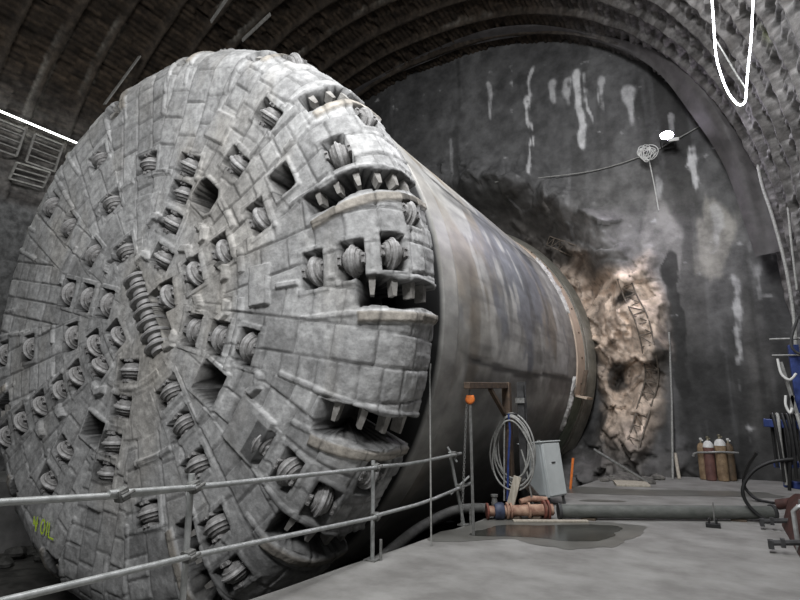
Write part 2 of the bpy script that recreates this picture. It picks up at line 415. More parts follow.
# shield
def build_shield():
    NA, NY = 560, 240
    a = np.linspace(0, 2 * PI, NA, endpoint=False); y = np.concatenate([[1.43, 1.44, 1.47, 1.50], np.linspace(1.53, 9.12, NY), [9.15, 9.16]])
    A, Y = np.meshgrid(a, y, indexing='ij')
    rr = 4.10 + .012 * fbm(np.cos(A) * 3, np.sin(A) * 3, Y * .8, 2) - .02 * np.exp(-((Y - 1.95) / .02) ** 2) - .01 * (Y > 1.95)
    rr = np.where(Y < 1.435, 3.4, np.where(Y < 1.46, 4.04, rr)); rr = np.where(Y > 9.155, 3.5, rr)
    sd = np.degrees(A); sd = np.where(sd > 180, sd - 360, sd)      # 0 = right flank, 90 = crown
    for ad in (-9, 33, 66, -40):
        wv = np.abs(sd - ad - 1.2 * vnoise(Y * .6, ad)); rr -= .012 * np.exp(-(wv / .25) ** 2) * (Y > 1.95)
    P = np.stack([rr * np.cos(A), Y, R + rr * np.sin(A)], -1)
    ar = sd * .0715                                        # metres along the skin
    flow = fbm(Y * .9, ar * .55, 0, 51); flow2 = fbm(Y * 1.7, ar * 1.3, 3, 61); blot = fbm(Y * .6, ar * .8, 7, 71); fine = fbm(Y * 3.2, ar * 5, 1, 81); axial = fbm(Y * .7, ar * 7, 5, 91)
    base = np.array([.29, .285, .265]); pale = np.array([.42, .415, .39]); brown = np.array([.19, .15, .105]); bluegrey = np.array([.125, .135, .155]); beige = np.array([.36, .335, .28]); dk = np.array([.045, .045, .043])
    c = np.ones(A.shape + (1,)) * base
    def mixc(c, col, f): f = np.clip(f, 0, 1)[..., None]; return c * (1 - f) + col * f
    g = lambda x, m, s: np.exp(-((x - m) / s) ** 2)
    c = mixc(c, beige, .85 * sstep(20, 44, sd) * (.75 + .7 * flow))
    c = mixc(c, beige, .6 * sstep(4.5, 2.0, Y) * sstep(-20, 5, sd) * (.8 + flow))
    c = mixc(c, brown * 1.15, .5 * sstep(.02, .3, blot))
    c = mixc(c, bluegrey * 1.15, .8 * sstep(.15, .5, g(sd, 20, 20) * g(Y, 5.2, 2.0) + .7 * flow2))
    c = mixc(c, pale, .85 * sstep(.08, .22, flow + .5 * flow2 - .04) * sstep(-40, -5, sd))
    for (yc, a0, a1, w) in ((3.35, -8, 16, .22), (3.0, 0, 22, .10), (4.5, -2, 12, .10), (6.1, -12, 6, .14), (7.7, 0, 20, .12), (5.3, 12, 26, .08)):
        wv = Y + .12 * flow2 + .01 * (sd - a0) - yc; c = mixc(c, pale * 1.05, .65 * sstep(.3, .8, g(wv, 0, w * (1 + .5 * flow)) * sstep(a0 - 3, a0 + 3, sd) * sstep(a1 + 4, a1 - 6, sd) + .25 * fine))
    for (yc, a0, a1, w) in ((4.2, 0, 28, .16), (5.6, 0, 24, .2), (6.7, 4, 26, .13), (2.55, -20, 14, .2)):
        wv = Y + .15 * flow2 - yc; c = mixc(c, dk * 1.5 if yc > 3 else brown * .8, .5 * sstep(.3, .8, g(wv, 0, w) * sstep(a0 - 6, a0 + 6, sd) * sstep(a1 + 2, a1 - 6, sd) + .35 * fine))
    c = mixc(c, brown, .7 * g(sd, 60, 8) * sstep(4, 7, Y))
    c = mixc(c, dk * 1.6, .35 * sstep(.16, .40, axial) * sstep(2.0, 2.6, Y))
    for ad, k_ in ((-9, .95), (33, .9), (-40, .5), (4, .18)):
        wv = sd - ad - 1.2 * vnoise(Y * .6, ad); c = mixc(c, dk, k_ * sstep(.25, .7, g(wv, -.4, .8) + .4 * flow2) * sstep(2.1, 2.6, Y))
        c = mixc(c, dk, .6 * k_ * sstep(.1, .7, g(wv, -3, 3.0) * (.7 + 1.2 * flow2)) * sstep(2.2, 3, Y))
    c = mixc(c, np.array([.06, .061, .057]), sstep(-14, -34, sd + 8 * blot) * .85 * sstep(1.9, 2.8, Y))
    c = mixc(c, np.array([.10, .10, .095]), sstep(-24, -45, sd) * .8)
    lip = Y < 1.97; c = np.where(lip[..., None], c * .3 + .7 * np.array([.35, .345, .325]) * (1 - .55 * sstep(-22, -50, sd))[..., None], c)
    c *= (1 + .35 * fine)[..., None]
    c = np.where((Y < 1.465)[..., None], c * 0 + .012, c)      # front edge painted black for the shade inside the gap
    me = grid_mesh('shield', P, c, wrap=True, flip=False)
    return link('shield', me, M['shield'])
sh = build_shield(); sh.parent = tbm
# white grout crust along the tail of the shield
def crust(a0, a1, y0, w0, name, seed):
    a = np.radians(np.linspace(a0, a1, 90)); w = np.linspace(0, 1, 14)
    A, W = np.meshgrid(a, w, indexing='ij'); ew = w0 * (.45 + .9 * np.abs(fbm(A * 9, 0, 0, seed))) * np.sin(PI * (A - a[0]) / (a[-1] - a[0])) ** .5
    Y = y0 + ew * (W - .5) * 2; rr = 4.06 + (.10 + .05 * fbm(A * 40, W * 6, 0, seed)) * np.sin(PI * W) ** .5
    P = np.stack([rr * np.cos(A), Y - FY, R + rr * np.sin(A)], -1)
    me = grid_mesh(name, P, None); o = link(name, me, M['grout']); o.parent = tbm; o['label'] = 'rough white grout crust'; return o
crust(14, 38, 13.72, .22, 'grout_crust', 5); crust(-27, -8, 13.6, .28, 'grout_crust', 8)

# sealing ring behind the shield, against the rock
ring = thing('reception_ring', 'cream and green steel sealing ring round the tail of the boring machine', 'steel ring', (KX, 16.5, KZ - 4.9 * 1.0))
def skin(a0, a1, prof_, n=60):
    mb = MB(); vs = []; fs = []; m = len(prof_)
    for i in range(n + 1):
        a = math.radians(a0 + (a1 - a0) * i / n)
        for r_, y_ in prof_: vs.append((KX + K * r_ * math.cos(a), K * y_, KZ + K * r_ * math.sin(a)))
    for i in range(n):
        for k in range(m):
            l = (k + 1) % m; fs.append((i * m + k, i * m + l, i * m + m + l, i * m + m + k))
    fs += [tuple(range(m))[::-1], tuple(n * m + k for k in range(m))]; mb.add(vs, fs, True); return mb
CR = [(4.0, 13.93), (4.11, 13.95), (4.155, 14.55), (4.155, 14.60), (4.0, 14.60)]
skin(-14, 60, CR).build('cream_segment', M['cream'], ring)
skin(60.3, 235, CR, 120).build('green_segment', M['green'], ring)
skin(-70, -14.5, CR).build('green_segment', M['green'], ring)
skin(-70, 235, [(4.0, 14.63), (4.17, 14.63), (4.19, 14.74), (4.19, 14.78), (4.0, 14.78)], 160).build('ring_flange', M['flange'], ring)
skin(-70, 235, [(3.9, 14.80), (4.20, 14.80), (4.32, 15.20), (4.32, 15.28), (3.9, 15.28)], 160).build('ring_drum', M['flange'], ring)
for a in range(-10, 46, 9):
    q = math.radians(a); rr0 = K * 4.13
    p = Vector((KX + rr0 * math.cos(q), K * 14.3, KZ + rr0 * math.sin(q)))
    MB().lathe([(.03, -.02), (.03, .035)], 10, Matrix.Translation(p) @ Vector((math.cos(q), 0, math.sin(q))).to_track_quat('Z', 'Y').to_matrix().to_4x4()).build('ring_bolt', M['rust'], ring)
q = math.radians(-14)
def rp3(a, r_, y_): return (KX + K * r_ * math.cos(a), K * y_, KZ + K * r_ * math.sin(a))
sp_ = MB(); sp_.add([rp3(q, 4.05, 13.97), rp3(q, 4.40, 13.97), rp3(q, 4.40, 14.7), rp3(q, 4.05, 14.7)] + [rp3(q - .012, 4.05, 13.97), rp3(q - .012, 4.40, 13.97), rp3(q - .012, 4.40, 14.7), rp3(q - .012, 4.05, 14.7)],
    [(3, 2, 1, 0), (4, 5, 6, 7), (0, 1, 5, 4), (1, 2, 6, 5), (2, 3, 7, 6), (3, 0, 4, 7)]); sp_.build('shelf_plate', M['cream'], ring)
MB().beam(rp3(q, 4.22, 14.2), rp3(-.09, 4.22, 14.45), .11, .06).build('wedge_timber', M['wooddark'], ring)

# spray painted mark on the lower left of the cutter face
def strokes(lines, s0, d0):
    mb = MB(); F = face_frame(s0, d0, .075); o = F.translation
    for ln in lines:
        pts = [o + Vector((x, 0, z)) + Vector((0, 0, 0)) for x, z in ln]
        mb.tube(pts, .016, 6)
    return mb
H = .19
glyph = {'4': [[(.0, H), (-.0, H * .45), (.11, H * .5)], [(.09, H), (.08, -.01)], [(.02, H * .8), (.07, H * .2)]],
         'O': [[(.05 + .05 * math.cos(t * PI / 6), H / 2 + H / 2 * math.sin(t * PI / 6)) for t in range(13)]],
         'I': [[(.03, H), (.03, 0)]], 'L': [[(.0, H), (.01, 0), (.14, -.02)]]}
ls = []; x = 0
for ch, adv in (('4', .20), ('O', .13), ('I', .08), ('L', .16)):
    for l in glyph[ch]: ls.append([(px_ + x - .22, pz_ - x * .12) for px_, pz_ in l])
    x += adv
SPRAY = ls

# ------------------------------------------------------------------ the setting
VX, VA, VB, VZ, VN = -7.4, 9.3, 10.7, 4.0, 2.3
def vault_pts(n=900, zb=-1.7):
    t = np.linspace(0, PI, 4000); ct, st_ = np.cos(t), np.sin(t)
    x = VX + VA * np.sign(ct) * np.abs(ct) ** (2 / VN); z = VZ + VB * np.abs(st_) ** (2 / VN)
    x = np.concatenate([np.full(300, VX + VA), x, np.full(300, VX - VA)]); z = np.concatenate([np.linspace(zb, VZ - .01, 300), z, np.linspace(VZ - .01, zb, 300)])
    d = np.concatenate([[0], np.cumsum(np.hypot(np.diff(x), np.diff(z)))]); u = np.linspace(0, d[-1], n)
    return u, np.interp(u, d, x), np.interp(u, d, z)

def build_vault():
    n = 860; u, vx, vz = vault_pts(n)
    y = np.arange(-3.5, 17.3, .072)
    tx = np.gradient(vx); tz = np.gradient(vz); tl = np.hypot(tx, tz); nx, nz = -tz / tl, tx / tl   # inward normal for right->left
    U, Y = np.meshgrid(u, y, indexing='ij'); X0 = vx[:, None] + 0 * Y; Z0 = vz[:, None] + 0 * Y
    rs = 1.05; Yr = Y + .08 * vnoise(U * .35, 0, 0, 4); ri = np.floor(Yr / rs); fy = Yr / rs - ri
    rib = 1 - sstep(.07, .10, np.abs(fy - .5))
    bw = .17; bi = np.floor((U + .1 * hashf(ri, 5)) / bw); fb = (U + .1 * hashf(ri, 5)) / bw - bi
    seam = np.exp(-(np.minimum(fb, 1 - fb) * bw / .03) ** 2)
    rb = hashf(ri, bi, 6); rb2 = hashf(ri, bi, 7); rb3 = hashf(ri, bi, 8)
    right = sstep(VX + 3, VX + 7.5, X0); up = sstep(7.5, 8.0, Z0 + .5 * vnoise(Y * .5, 1) + .0 * X0)
    leftlow = (X0 < VX) * (1 - up)
    h = rib * .12 + (1 - rib) * ((rb - .5) * (.05 + .06 * right) + (rb2 - .5) * .12 * (fy - .5) - .06 * seam)
    h = h + .03 * fbm(X0 * 2 + U, Y * 2, Z0 * 2, 12) + .035 * right * fbm(U * 5, Y * 5, 0, 14, 3)
    miss = (rb3 > .88) * (1 - rib); h -= .10 * miss
    low = (1 - sstep(3.6, 4.6, Z0)) * (X0 > VX); sm = np.maximum(leftlow, low)
    h = h * (1 - sm) + sm * (.09 * fbm(U * .8, Y * .8, 2, 15) + .12 * np.exp(-((Y % 2.1 - 1) / .16) ** 2) * low)
    P = np.stack([X0 + nx[:, None] * h, Y, Z0 + nz[:, None] * h], -1)
    brown = np.array([.037, .027, .0185]); grey = np.array([.16, .155, .15]); ribc = np.array([.042, .033, .025])
    c = np.ones(U.shape + (1,)) * brown * (.55 + .9 * rb2)[..., None]
    f = rib[..., None]; c = c * (1 - f) + ribc * f * (1 + .5 * fbm(U * 3, Y * 8, 0, 19))[..., None]
    c = c * (1 - .5 * seam * (1 - rib) * (1 - sm))[..., None]
    # pale edges and grout where the boards meet the ribs
    pe = np.exp(-((np.abs(fy - .5) - .11) / .03) ** 2) * sstep(.1, .45, fbm(U * .8, ri * 3.1, 0, 23)) * (1 - sm)
    c = c * (1 - .8 * pe[..., None]) + .8 * pe[..., None] * np.array([.17, .16, .14])
    f = (right * .8 * (1 - rib * .2))[..., None]; c = c * (1 - f) + f * np.array([.15, .147, .145]) * (.45 + .9 * rb)[..., None] * (1 + .4 * fbm(U * 2, Y * 2, 0, 27))[..., None]
    f = sm[..., None]; c = c * (1 - f) + f * np.array([.13, .13, .13]) * (1 + .5 * fbm(U * .7, Y * .9, 0, 29))[..., None]
    f = (leftlow * 0 + up * (X0 < VX - 4) * .5 * sstep(11, 9, Z0))[..., None]; c = c * (1 - f) + f * grey * (.6 + .8 * rb)[..., None]
    for (mx, my, mz) in ((-10.68, 9.73, 13.), (-6.41, 14.1, 13.6), (-4.27, 14.9, 13.8), (1.2, 10.5, 8.2), (-14.5, 8.1, 11)):
        dd = np.sqrt((X0 - mx) ** 2 + (Y - my) ** 2 + (Z0 - mz) ** 2); f = np.exp(-(dd / .16) ** 2)[..., None]; c = c * (1 - f) + f * np.array([.28, .36, .03])
    me = grid_mesh('ceiling', P, c)
    o = link('ceiling', me, M['vault']); tag(o, kind='structure'); return o
build_vault()

ROCK = [(-5.58, 8.07), (-3.68, 6.91), (-2.85, 5.85), (-1.9, 5.6), (-1.18, 6.2), (-1.05, 4.75), (-.99, 3.08), (-1.35, 1.6), (-1.93, .1), (-3.23, .0), (-2.9, 2.0), (-3.5, 4.6), (-4.6, 6.2)]
def cells(x, z, seed):
    xi, zi = np.floor(x), np.floor(z); best = np.full(x.shape, 9.); b2 = np.full(x.shape, 9.); idh = np.zeros(x.shape); tx = np.zeros(x.shape); tz = np.zeros(x.shape)
    for dx in (-1, 0, 1):
        for dz in (-1, 0, 1):
            a, b = xi + dx, zi + dz; px_ = a + hashf(a + 999, b + 999, seed); pz_ = b + hashf(a + 999, b + 999, seed + 1)
            d = np.hypot(x - px_, z - pz_); m = d < best
            b2 = np.where(m, best, np.minimum(b2, d)); best = np.where(m, d, best)
            idh = np.where(m, hashf(a + 999, b + 999, seed + 2), idh); tx = np.where(m, (x - px_), tx); tz = np.where(m, (z - pz_), tz)
    return idh, b2 - best, tx, tz
def facets(x, z, seed):
    i, e, tx, tz = cells(x, z, seed)
    return (i - .5) + ((i * 7.3) % 1 - .5) * 1.3 * tx + ((i * 13.7) % 1 - .6) * 1.3 * tz, e, i
def poly_sd(px_, pz_, poly):
    d = np.full(px_.shape, 1e9); ins = np.zeros(px_.shape, bool)
    for i in range(len(poly)):
        ax_, az_ = poly[i]; bx_, bz_ = poly[(i + 1) % len(poly)]
        ex, ez = bx_ - ax_, bz_ - az_; t = np.clip(((px_ - ax_) * ex + (pz_ - az_) * ez) / (ex * ex + ez * ez), 0, 1)
        d = np.minimum(d, np.hypot(px_ - ax_ - ex * t, pz_ - az_ - ez * t))
        cnd = ((az_ > pz_) != (bz_ > pz_)) & (px_ < (bx_ - ax_) * (pz_ - az_) / (bz_ - az_ + 1e-12) + ax_); ins ^= cnd
    return np.where(ins, -d, d)

WS = 17.0 / 16.5
def wall_depth(X, Z):
    X, Z = np.asarray(X, float), np.asarray(Z, float)
    rr = np.hypot(X - KX, Z - KZ); X = X / WS; Z = 1.8 + (Z - 1.8) / WS
    wx = X + .35 * fbm(X * .9, Z * .9, 0, 102); wz = Z + .35 * fbm(X * .9, Z * .9, 5, 103)
    rk = sstep(.25, -.35, poly_sd(wx, wz, ROCK))
    hh = .05 * fbm(X * 1.1, Z * 1.1, 0, 101) + .25 * fbm(X * .25, Z * .25, 0, 104, 2)
    ridged = np.abs(fbm(wx * 1.3, wz * 1.0, 2, 105)); hh = hh + rk * (.35 + .75 * (fbm(wx * 1.0, wz * .9, 3, 106)) - .5 * ridged + .08 * fbm(X * 5, Z * 4, 1, 107) + .42 * facets(wx * 1.5, wz * 1.1, 301)[0] + .20 * facets(wx * 3.6, wz * 3.0, 302)[0])
    up = sstep(.0, .9, rr - 5.4) * np.exp(-((rr - 6.6) / .7) ** 2) * sstep(5.0, 7.0, Z) * (X > -9)
    hh = hh + up * (.4 + .5 * fbm(wx * 1.4, wz * 1.4, 7, 108) + .5 * facets(wx * 1.3, wz * 1.6, 303)[0])
    foot = sstep(1.3, 0, Z) * sstep(.5, -2.0, X); hh = hh + foot * (.45 + .25 * fbm(X * 2.5, Z * 2.5, 3, 109) + .4 * facets(X * 2.6, Z * 3, 304)[0])
    rec = 1.35 * sstep(6.9, 5.2, rr + .3 * fbm(X * .8, Z * .8, 2, 119)) * sstep(.0, 1.0, Z + .3)
    return 17.0 + rec - hh, rk, wx, wz, rr

def build_wall():
    x = np.arange(-17.2, 2.45, .045); z = np.arange(-1.7, 15.1, .045)
    X, Z = np.meshgrid(x, z, indexing='ij'); Y, rk, wx, wz, rr = wall_depth(X, Z)
    P = np.stack([X, Y, Z], -1); X = X / WS; Z = 1.8 + (Z - 1.8) / WS
    big = fbm(X * .45, Z * .3, 0, 111); st = fbm(X * 2.0, Z * .22, 0, 112); st2 = fbm(X * 4.5, Z * .4, 2, 113); sp = fbm(X * 3, Z * 3, 1, 114)
    base = np.array([.070, .070, .070]); mid = np.array([.19, .185, .178]); dark = np.array([.022, .022, .021]); white = np.array([.46, .46, .46])
    c = np.ones(X.shape + (1,)) * base * (1.12 + .6 * big + .35 * sp)[..., None]
    def mixc(c, col, f): f = np.clip(f, 0, 1)[..., None]; return c * (1 - f) + col * f
    g = lambda a, m, s: np.exp(-((a - m) / s) ** 2)
    c = mixc(c, dark, .8 * sstep(.1, .45, st) * sstep(-2, -.2, X + .3 * sp) )
    c = mixc(c, dark, .5 * sstep(.15, .5, st))
    c = mixc(c, mid, .75 * g(Z, 5.8, 3.0) * g(X, -1.6, 2.2) * (.7 + .9 * big))
    c = mixc(c, mid * 1.25, .8 * sstep(-.05, .12, g(wx, -.95, .55) * g(wz, 6.2, 1.6) - .45 + .2 * st))
    c = mixc(c, np.array([.27, .26, .235]), .9 * sstep(-.1, .15, g(wx, .45, .5) * g(wz, 6.3, 1.1) - .42 + .35 * st2))
    c = mixc(c, dark, .85 * sstep(-.1, .1, g(wx, -.72, .2) * sstep(1.5, 2.5, Z) * sstep(6.6, 5.6, Z) - .5 + .2 * sp))
    c = mixc(c, dark, .8 * sstep(-1.1, -.5, X) * sstep(4.6, 2.6, Z + .8 * st) * sstep(-.25, .1, .1 - st2 * .6))
    c = mixc(c, mid * .8, .7 * g(wx, .95, .25) * g(Z, 3.2, 2.2) * (.5 + st2 + .3))
    # efflorescence streaks
    SK = [(-4.4, 9.0, 11.9, .11, 1.0), (-4.3, 11.9, 13.0, .09, .7), (-5.78, 11.4, 12.95, .09, .55), (-2.8, 9.6, 12.4, .13, .8), (-2.55, 10.4, 12.2, .07, .6), (-3.55, 11.4, 12.3, .16, .5), (-3.1, 11.2, 12.2, .13, .5),
          (-2.1, 10.6, 11.9, .12, .5), (-1.4, 10.2, 11.4, .16, .55), (.1, 7.6, 9.1, .10, .7), (.75, 3.0, 5.2, .09, .6), (.66, 1.0, 3.0, .06, .45), (-.3, 9.4, 10.3, .12, .3), (.5, 6.0, 7.2, .16, .35), (-.85, 7.6, 8.3, .1, .4), (1.25, 4.4, 6.0, .1, .3), (-7.3, 9.6, 11.2, .08, .25), (-3.3, 7.8, 9.3, .1, .15)]
    wob = X + .10 * vnoise(Z * 1.6, X * 2, 0, 120)
    for (sx, z0, z1, w, k) in SK:
        m = g(wob, sx, w * (.6 + .4 * sstep(z0, z1, Z))) * sstep(z0 - .2, z0 + .5, Z) * sstep(z1 + .25, z1 - .15, Z)
        c = mixc(c, white, 1.3 * k * sstep(.25, .75, m + .5 * sp) * sstep(-.25, .1, st2 + .5 * sp + .15))
    # bare rock round the ring
    rc1 = np.array([.58, .47, .38]); rc2 = np.array([.33, .275, .23]); rc3 = np.array([.09, .08, .07])
    rcol = np.ones(X.shape + (1,)) * rc2; rcol = mixc(rcol, rc1, 1.2 * sstep(-.15, .3, fbm(wx * .9, wz * .7, 4, 131) + .25 * sp + .25 * g(Z, 4.2, 1.8)))
    rcol = mixc(rcol, rc3, sstep(.2, .45, fbm(wx * 1.6, wz * 1.4, 6, 132)))
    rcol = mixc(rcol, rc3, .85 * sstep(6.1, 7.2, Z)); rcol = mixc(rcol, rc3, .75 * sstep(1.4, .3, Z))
    _, fe, fi = facets(wx * 3.6, wz * 3.0, 302); rcol = rcol * (.75 + .5 * fi)[..., None]; rcol = mixc(rcol, rc3, .5 * np.exp(-(fe / .05) ** 2))
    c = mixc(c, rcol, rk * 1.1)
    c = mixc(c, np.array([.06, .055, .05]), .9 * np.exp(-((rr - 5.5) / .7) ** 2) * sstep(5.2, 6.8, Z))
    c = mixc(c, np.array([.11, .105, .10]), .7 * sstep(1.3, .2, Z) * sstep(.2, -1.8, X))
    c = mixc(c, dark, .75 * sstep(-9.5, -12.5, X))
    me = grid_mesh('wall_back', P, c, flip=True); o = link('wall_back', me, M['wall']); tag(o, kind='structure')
build_wall()

# collar strip closing the vault against the end wall
def collar():
    u, vx, vz = vault_pts(700); tx = np.gradient(vx); tz = np.gradient(vz); tl = np.hypot(tx, tz); nx, nz = -tz / tl, tx / tl
    keep = [i for i in range(len(u)) if (vx[i] > VX and vz[i] > 5.5) or (vx[i] <= VX and vz[i] > 7)]
    mb = MB(); vs = []; fs = []
    for i in keep:
        r_ = 1 - float(sstep(-2.0, 1.5, vx[i])); r_ = 1 - float(sstep(-2.0, 1.5, vx[i])); w = .62 * (1 - r_) + .10 * r_ + .03 * math.sin(u[i] * 1.7)
        yy = 15.5 + .12 * math.sin(u[i] * .9) + .5 * r_
        for k in range(7):
            f = k / 6; vs.append((vx[i] + nx[i] * w * f, yy + .10 * math.sin(f * 5 + u[i] * .8) + .35 * f * f, vz[i] + nz[i] * w * f))
    for i in range(len(keep) - 1):
        for k in range(6): fs.append((i * 7 + k, i * 7 + k + 1, i * 7 + 8 + k, i * 7 + 7 + k))
    mb.add(vs, fs, True); tag(mb.build('trim_1', M['membrane']), kind='structure')
collar()

# platform, pit and ledge
EDGE = lambda y: -4.055 + .117 * (y - 4.19)
fb_ = MB(); ys = [-3.4 + i * .5 for i in range(44)]
poly = [(EDGE(y) + .012 * math.sin(y * 3.1), y) for y in ys] + [(2.2, 18.1), (2.2, -3.4)]
fb_.prism(poly[::-1], -1.7, 0.0); tag(fb_.build('floor', M['floor']), kind='structure')
def pit():
    x = np.arange(-17, -2.0, .08); y = np.arange(-3.4, 18.1, .1); X, Y = np.meshgrid(x, y, indexing='ij')
    d = np.abs(X - KX)
    Z = -1.56 + .10 * fbm(X * 1.2, Y * 1.2, 0, 201) + sstep(2.2, 4.6, d) * (.16 + .16 * fbm(X * 1.6, Y * 1.6, 3, 202)) * (X < KX) - .06
    Z = np.minimum(Z, np.where(d < 4.9, KZ - np.sqrt(np.clip(5.12 ** 2 - d ** 2, 0, None)), 9))
    tag(link('ground', grid_mesh('ground', np.stack([X, Y, Z], -1)), M['pit']), kind='structure')
pit()
lb = MB(); lb.box((-16.1, 7, -.75), (3.1, 20, 1.8)); tag(lb.build('trim_2', M['ledge'], None, .04), kind='structure')

# wet patches on the platform
def puddle(poly, z, m, label, name='puddle', n=64, seed=1):
    cx = sum(p[0] for p in poly) / len(poly); cy = sum(p[1] for p in poly) / len(poly)
    N = len(poly); pts = []
    for i in range(N):
        a, b, c_, d = [Vector(poly[(i + k - 1) % N]) for k in range(4)]
        for j in range(14):
            t = j / 14; p = .5 * ((2 * b) + (c_ - a) * t + (2 * a - 5 * b + 4 * c_ - d) * t * t + (3 * b - a - 3 * c_ + d) * t ** 3)
            w = 1 + .22 * float(fbm(p.x * 2.2, p.y * 2.2, 0, seed, 4)); pts.append((cx + (p.x - cx) * w, cy + (p.y - cy) * w))
    vs = [(cx, cy, z)] + [(x_, y_, z) for x_, y_ in pts]; K = len(pts)
    mb = MB(); mb.add(vs, [(0, 1 + i, 1 + (i + 1) % K) for i in range(K)])
    return tag(mb.build(name, m), label, 'water', kind='stuff')
puddle([(-3.55, 7.3), (-2.6, 7.75), (-1.75, 7.6), (-1.2, 8.5), (-1.1, 9.6), (-2.0, 9.5), (-2.9, 9.1), (-3.4, 9.0)], .004, M['wetfloor'], 'dark wet patch on the concrete around the rusty pump')
puddle([(-3.2, 7.75), (-2.5, 8.0), (-1.9, 8.05), (-1.45, 8.6), (-1.35, 9.3), (-1.9, 9.3), (-2.5, 8.9), (-3.1, 8.6)], .007, M['puddle'], 'shiny puddle of water in front of the rusty pump')
puddle([(-3.1, 12.5), (-1.6, 12.9), (-.3, 13.5), (.9, 14.0), (.9, 14.7), (-.4, 14.3), (-1.7, 13.8), (-2.9, 13.5)], .004, M['wetfloor'], 'long dark wet strip on the floor behind the grey pipeline', seed=4)
puddle([(-2.5, 11.55), (-2.0, 11.7), (-1.75, 11.95), (-2.3, 11.85)], .004, M['wetfloor'], 'small damp spot on the floor beside the grey cabinet', seed=6)

# ------------------------------------------------------------------ guard rail
gr = thing('guard_rail', 'galvanised scaffold tube guard rail with clamps along the platform edge', 'railing', (-3.8, 5.95, 0))
def post(x, y, h, lean=(0, 0)):
    p = MB(); p.tube([(x, y, .0), (x + lean[0], y + lean[1], h)], .026, 14); o = p.build('post', M['galv'], gr)
    b = MB(); b.box((x, y, .008), (.16, .16, .016)); b.tube([(x + .10, y + .03, 0), (x + .10, y + .03, .24)], .018, 8); b.build('base_plate', M['coupler'], gr)
    return o
post(-3.79, 3.2, 1.27); post(-3.77, 5.95, 1.16); post(-3.60, 8.35, 1.13, (-.03, -.42))
def rail(pts): MB().tube(pts, .0235, 12).build('rail', M['galv'], gr)
ro = .055
rail([(-3.74, .4, 1.30), (-3.74, 1.79, 1.25), (-3.74, 2.6, 1.186), (-3.73, 3.4, 1.165)])
rail([(-3.73, 2.45, 1.215), (-3.72, 3.2, 1.17), (-3.71, 5.98, 1.075)])
rail([(-3.74, .5, .715), (-3.74, 1.86, .69), (-3.73, 3.22, .645), (-3.71, 5.98, .495)])
rail([(-3.71, 5.9, 1.09), (-3.70, 6.65, 1.055), (-3.66, 7.1, 1.06), (-3.55, 8.18, 1.10)])
rail([(-3.70, 5.9, .52), (-3.68, 6.9, .50), (-3.64, 7.4, .52), (-3.52, 8.5, .62)])
cl = MB().box((0, 0, 0), (.085, .075, .085)); cl.tube([(.05, -.03, 0), (.05, .07, 0)], .013, 8); cl.tube([(-.05, -.03, .02), (-.05, .06, .02)], .013, 8); cl.box((0, .0, .0), (.11, .05, .05))
cl_me = cl.mesh('coupler'); cl_me.materials.append(M['coupler'])
for p in ((-3.755, 3.2, 1.17), (-3.755, 3.2, .645), (-3.735, 5.96, 1.075), (-3.735, 5.96, .50), (-3.60, 8.0, 1.09), (-3.575, 8.15, .59), (-3.735, 2.55, 1.195)):
    lobj('coupler', cl_me, gr, Matrix.Translation(Vector(p) - gr.location) @ Matrix.Rotation(.3 * p[2], 4, 'X'))
MB().tube([(-3.70, 8.0, 1.2), (-3.55, 8.02, .98)], .018, 8).build('toe_tube', M['galv'], gr)
MB().tube([(-3.48, 8.32, .74), (-3.66, 8.0, .5)], .018, 8).build('toe_tube', M['galv'], gr)
# thin hanging line in front of the shield
tag(MB().tube([(-3.48, 7.0, 2.42), (-3.47, 6.95, 2.3), (-3.45, 6.9, -.02)], .012, 8).build('hanging_cable', M['cable']), 'thin grey cable hanging straight down beside the right edge of cutter head', 'cable')

# ------------------------------------------------------------------ hoist post and its chain hoist
PXX, PYY = -3.24, 9.58
hp = thing('hoist_post', 'brown rusty steel post with a bracket arm and diagonal brace', 'post', (PXX, PYY, 0))
MB().beam((PXX, PYY, -.0), (PXX, PYY, 2.25), .14, .14, (0, 1, 0)).build('post', M['rust'], hp, .01)
MB().beam((PXX, PYY + .07, 2.20), (-3.19, 7.62, 2.13), .10, .10).build('arm', M['rust'], hp, .01)
MB().beam((PXX, PYY - .05, 1.62), (-3.21, 8.65, 2.12), .065, .065).build('brace', M['rust'], hp, .006)
MB().box((PXX, PYY, .012), (.26, .26, .024)).build('base_plate', M['rust'], hp)
QX, QY = -2.99, 9.70
dp = thing('steel_profile_post', 'dark steel section post standing just right of the brown hoist post', 'post', (QX, QY, 0))
d_ = MB(); d_.box((QX, QY, 1.13), (.14, .022, 2.26)); d_.box((QX, QY - .055, 1.13), (.028, .11, 2.26)); d_.box((QX, QY - .11, 1.13), (.12, .02, 2.26)); d_.build('post', M['darksteel'], dp)
MB().box((QX, QY - .14, 1.93), (.16, .045, .09)).build('clamp_plate', M['coupler'], dp)
MB().box((QX, QY, .012), (.22, .22, .024)).build('base_plate', M['darksteel'], dp)
HX, HY = -3.2, 7.76
ch = thing('chain_hoist', 'small orange chain hoist hanging from the brown bracket arm', 'hoist', (HX, HY, 1.9))
HM = Matrix.Translation((HX, HY, 1.925)) @ Matrix.Rotation(.45, 4, 'Z')
hb = MB(); hb.lathe([(.03, -.045), (.06, -.04), (.072, -.015), (.072, .015), (.06, .04), (.03, .045)], 20, HM @ Matrix.Rotation(PI / 2, 4, 'X')); b2 = MB().box((0, 0, .01), (.12, .07, .11)); hb.add([HM @ Vector(p) for p in b2.v], b2.f); hb.build('hoist_body', M['orange'], ch, .012)
hk = MB(); hk.tube([(HX, HY, 1.99), (HX - .012, HY, 2.03), (HX - .005, HY, 2.068), (HX + .015, HY, 2.06)], .011, 8); hk.build('hook', M['coupler'], ch)
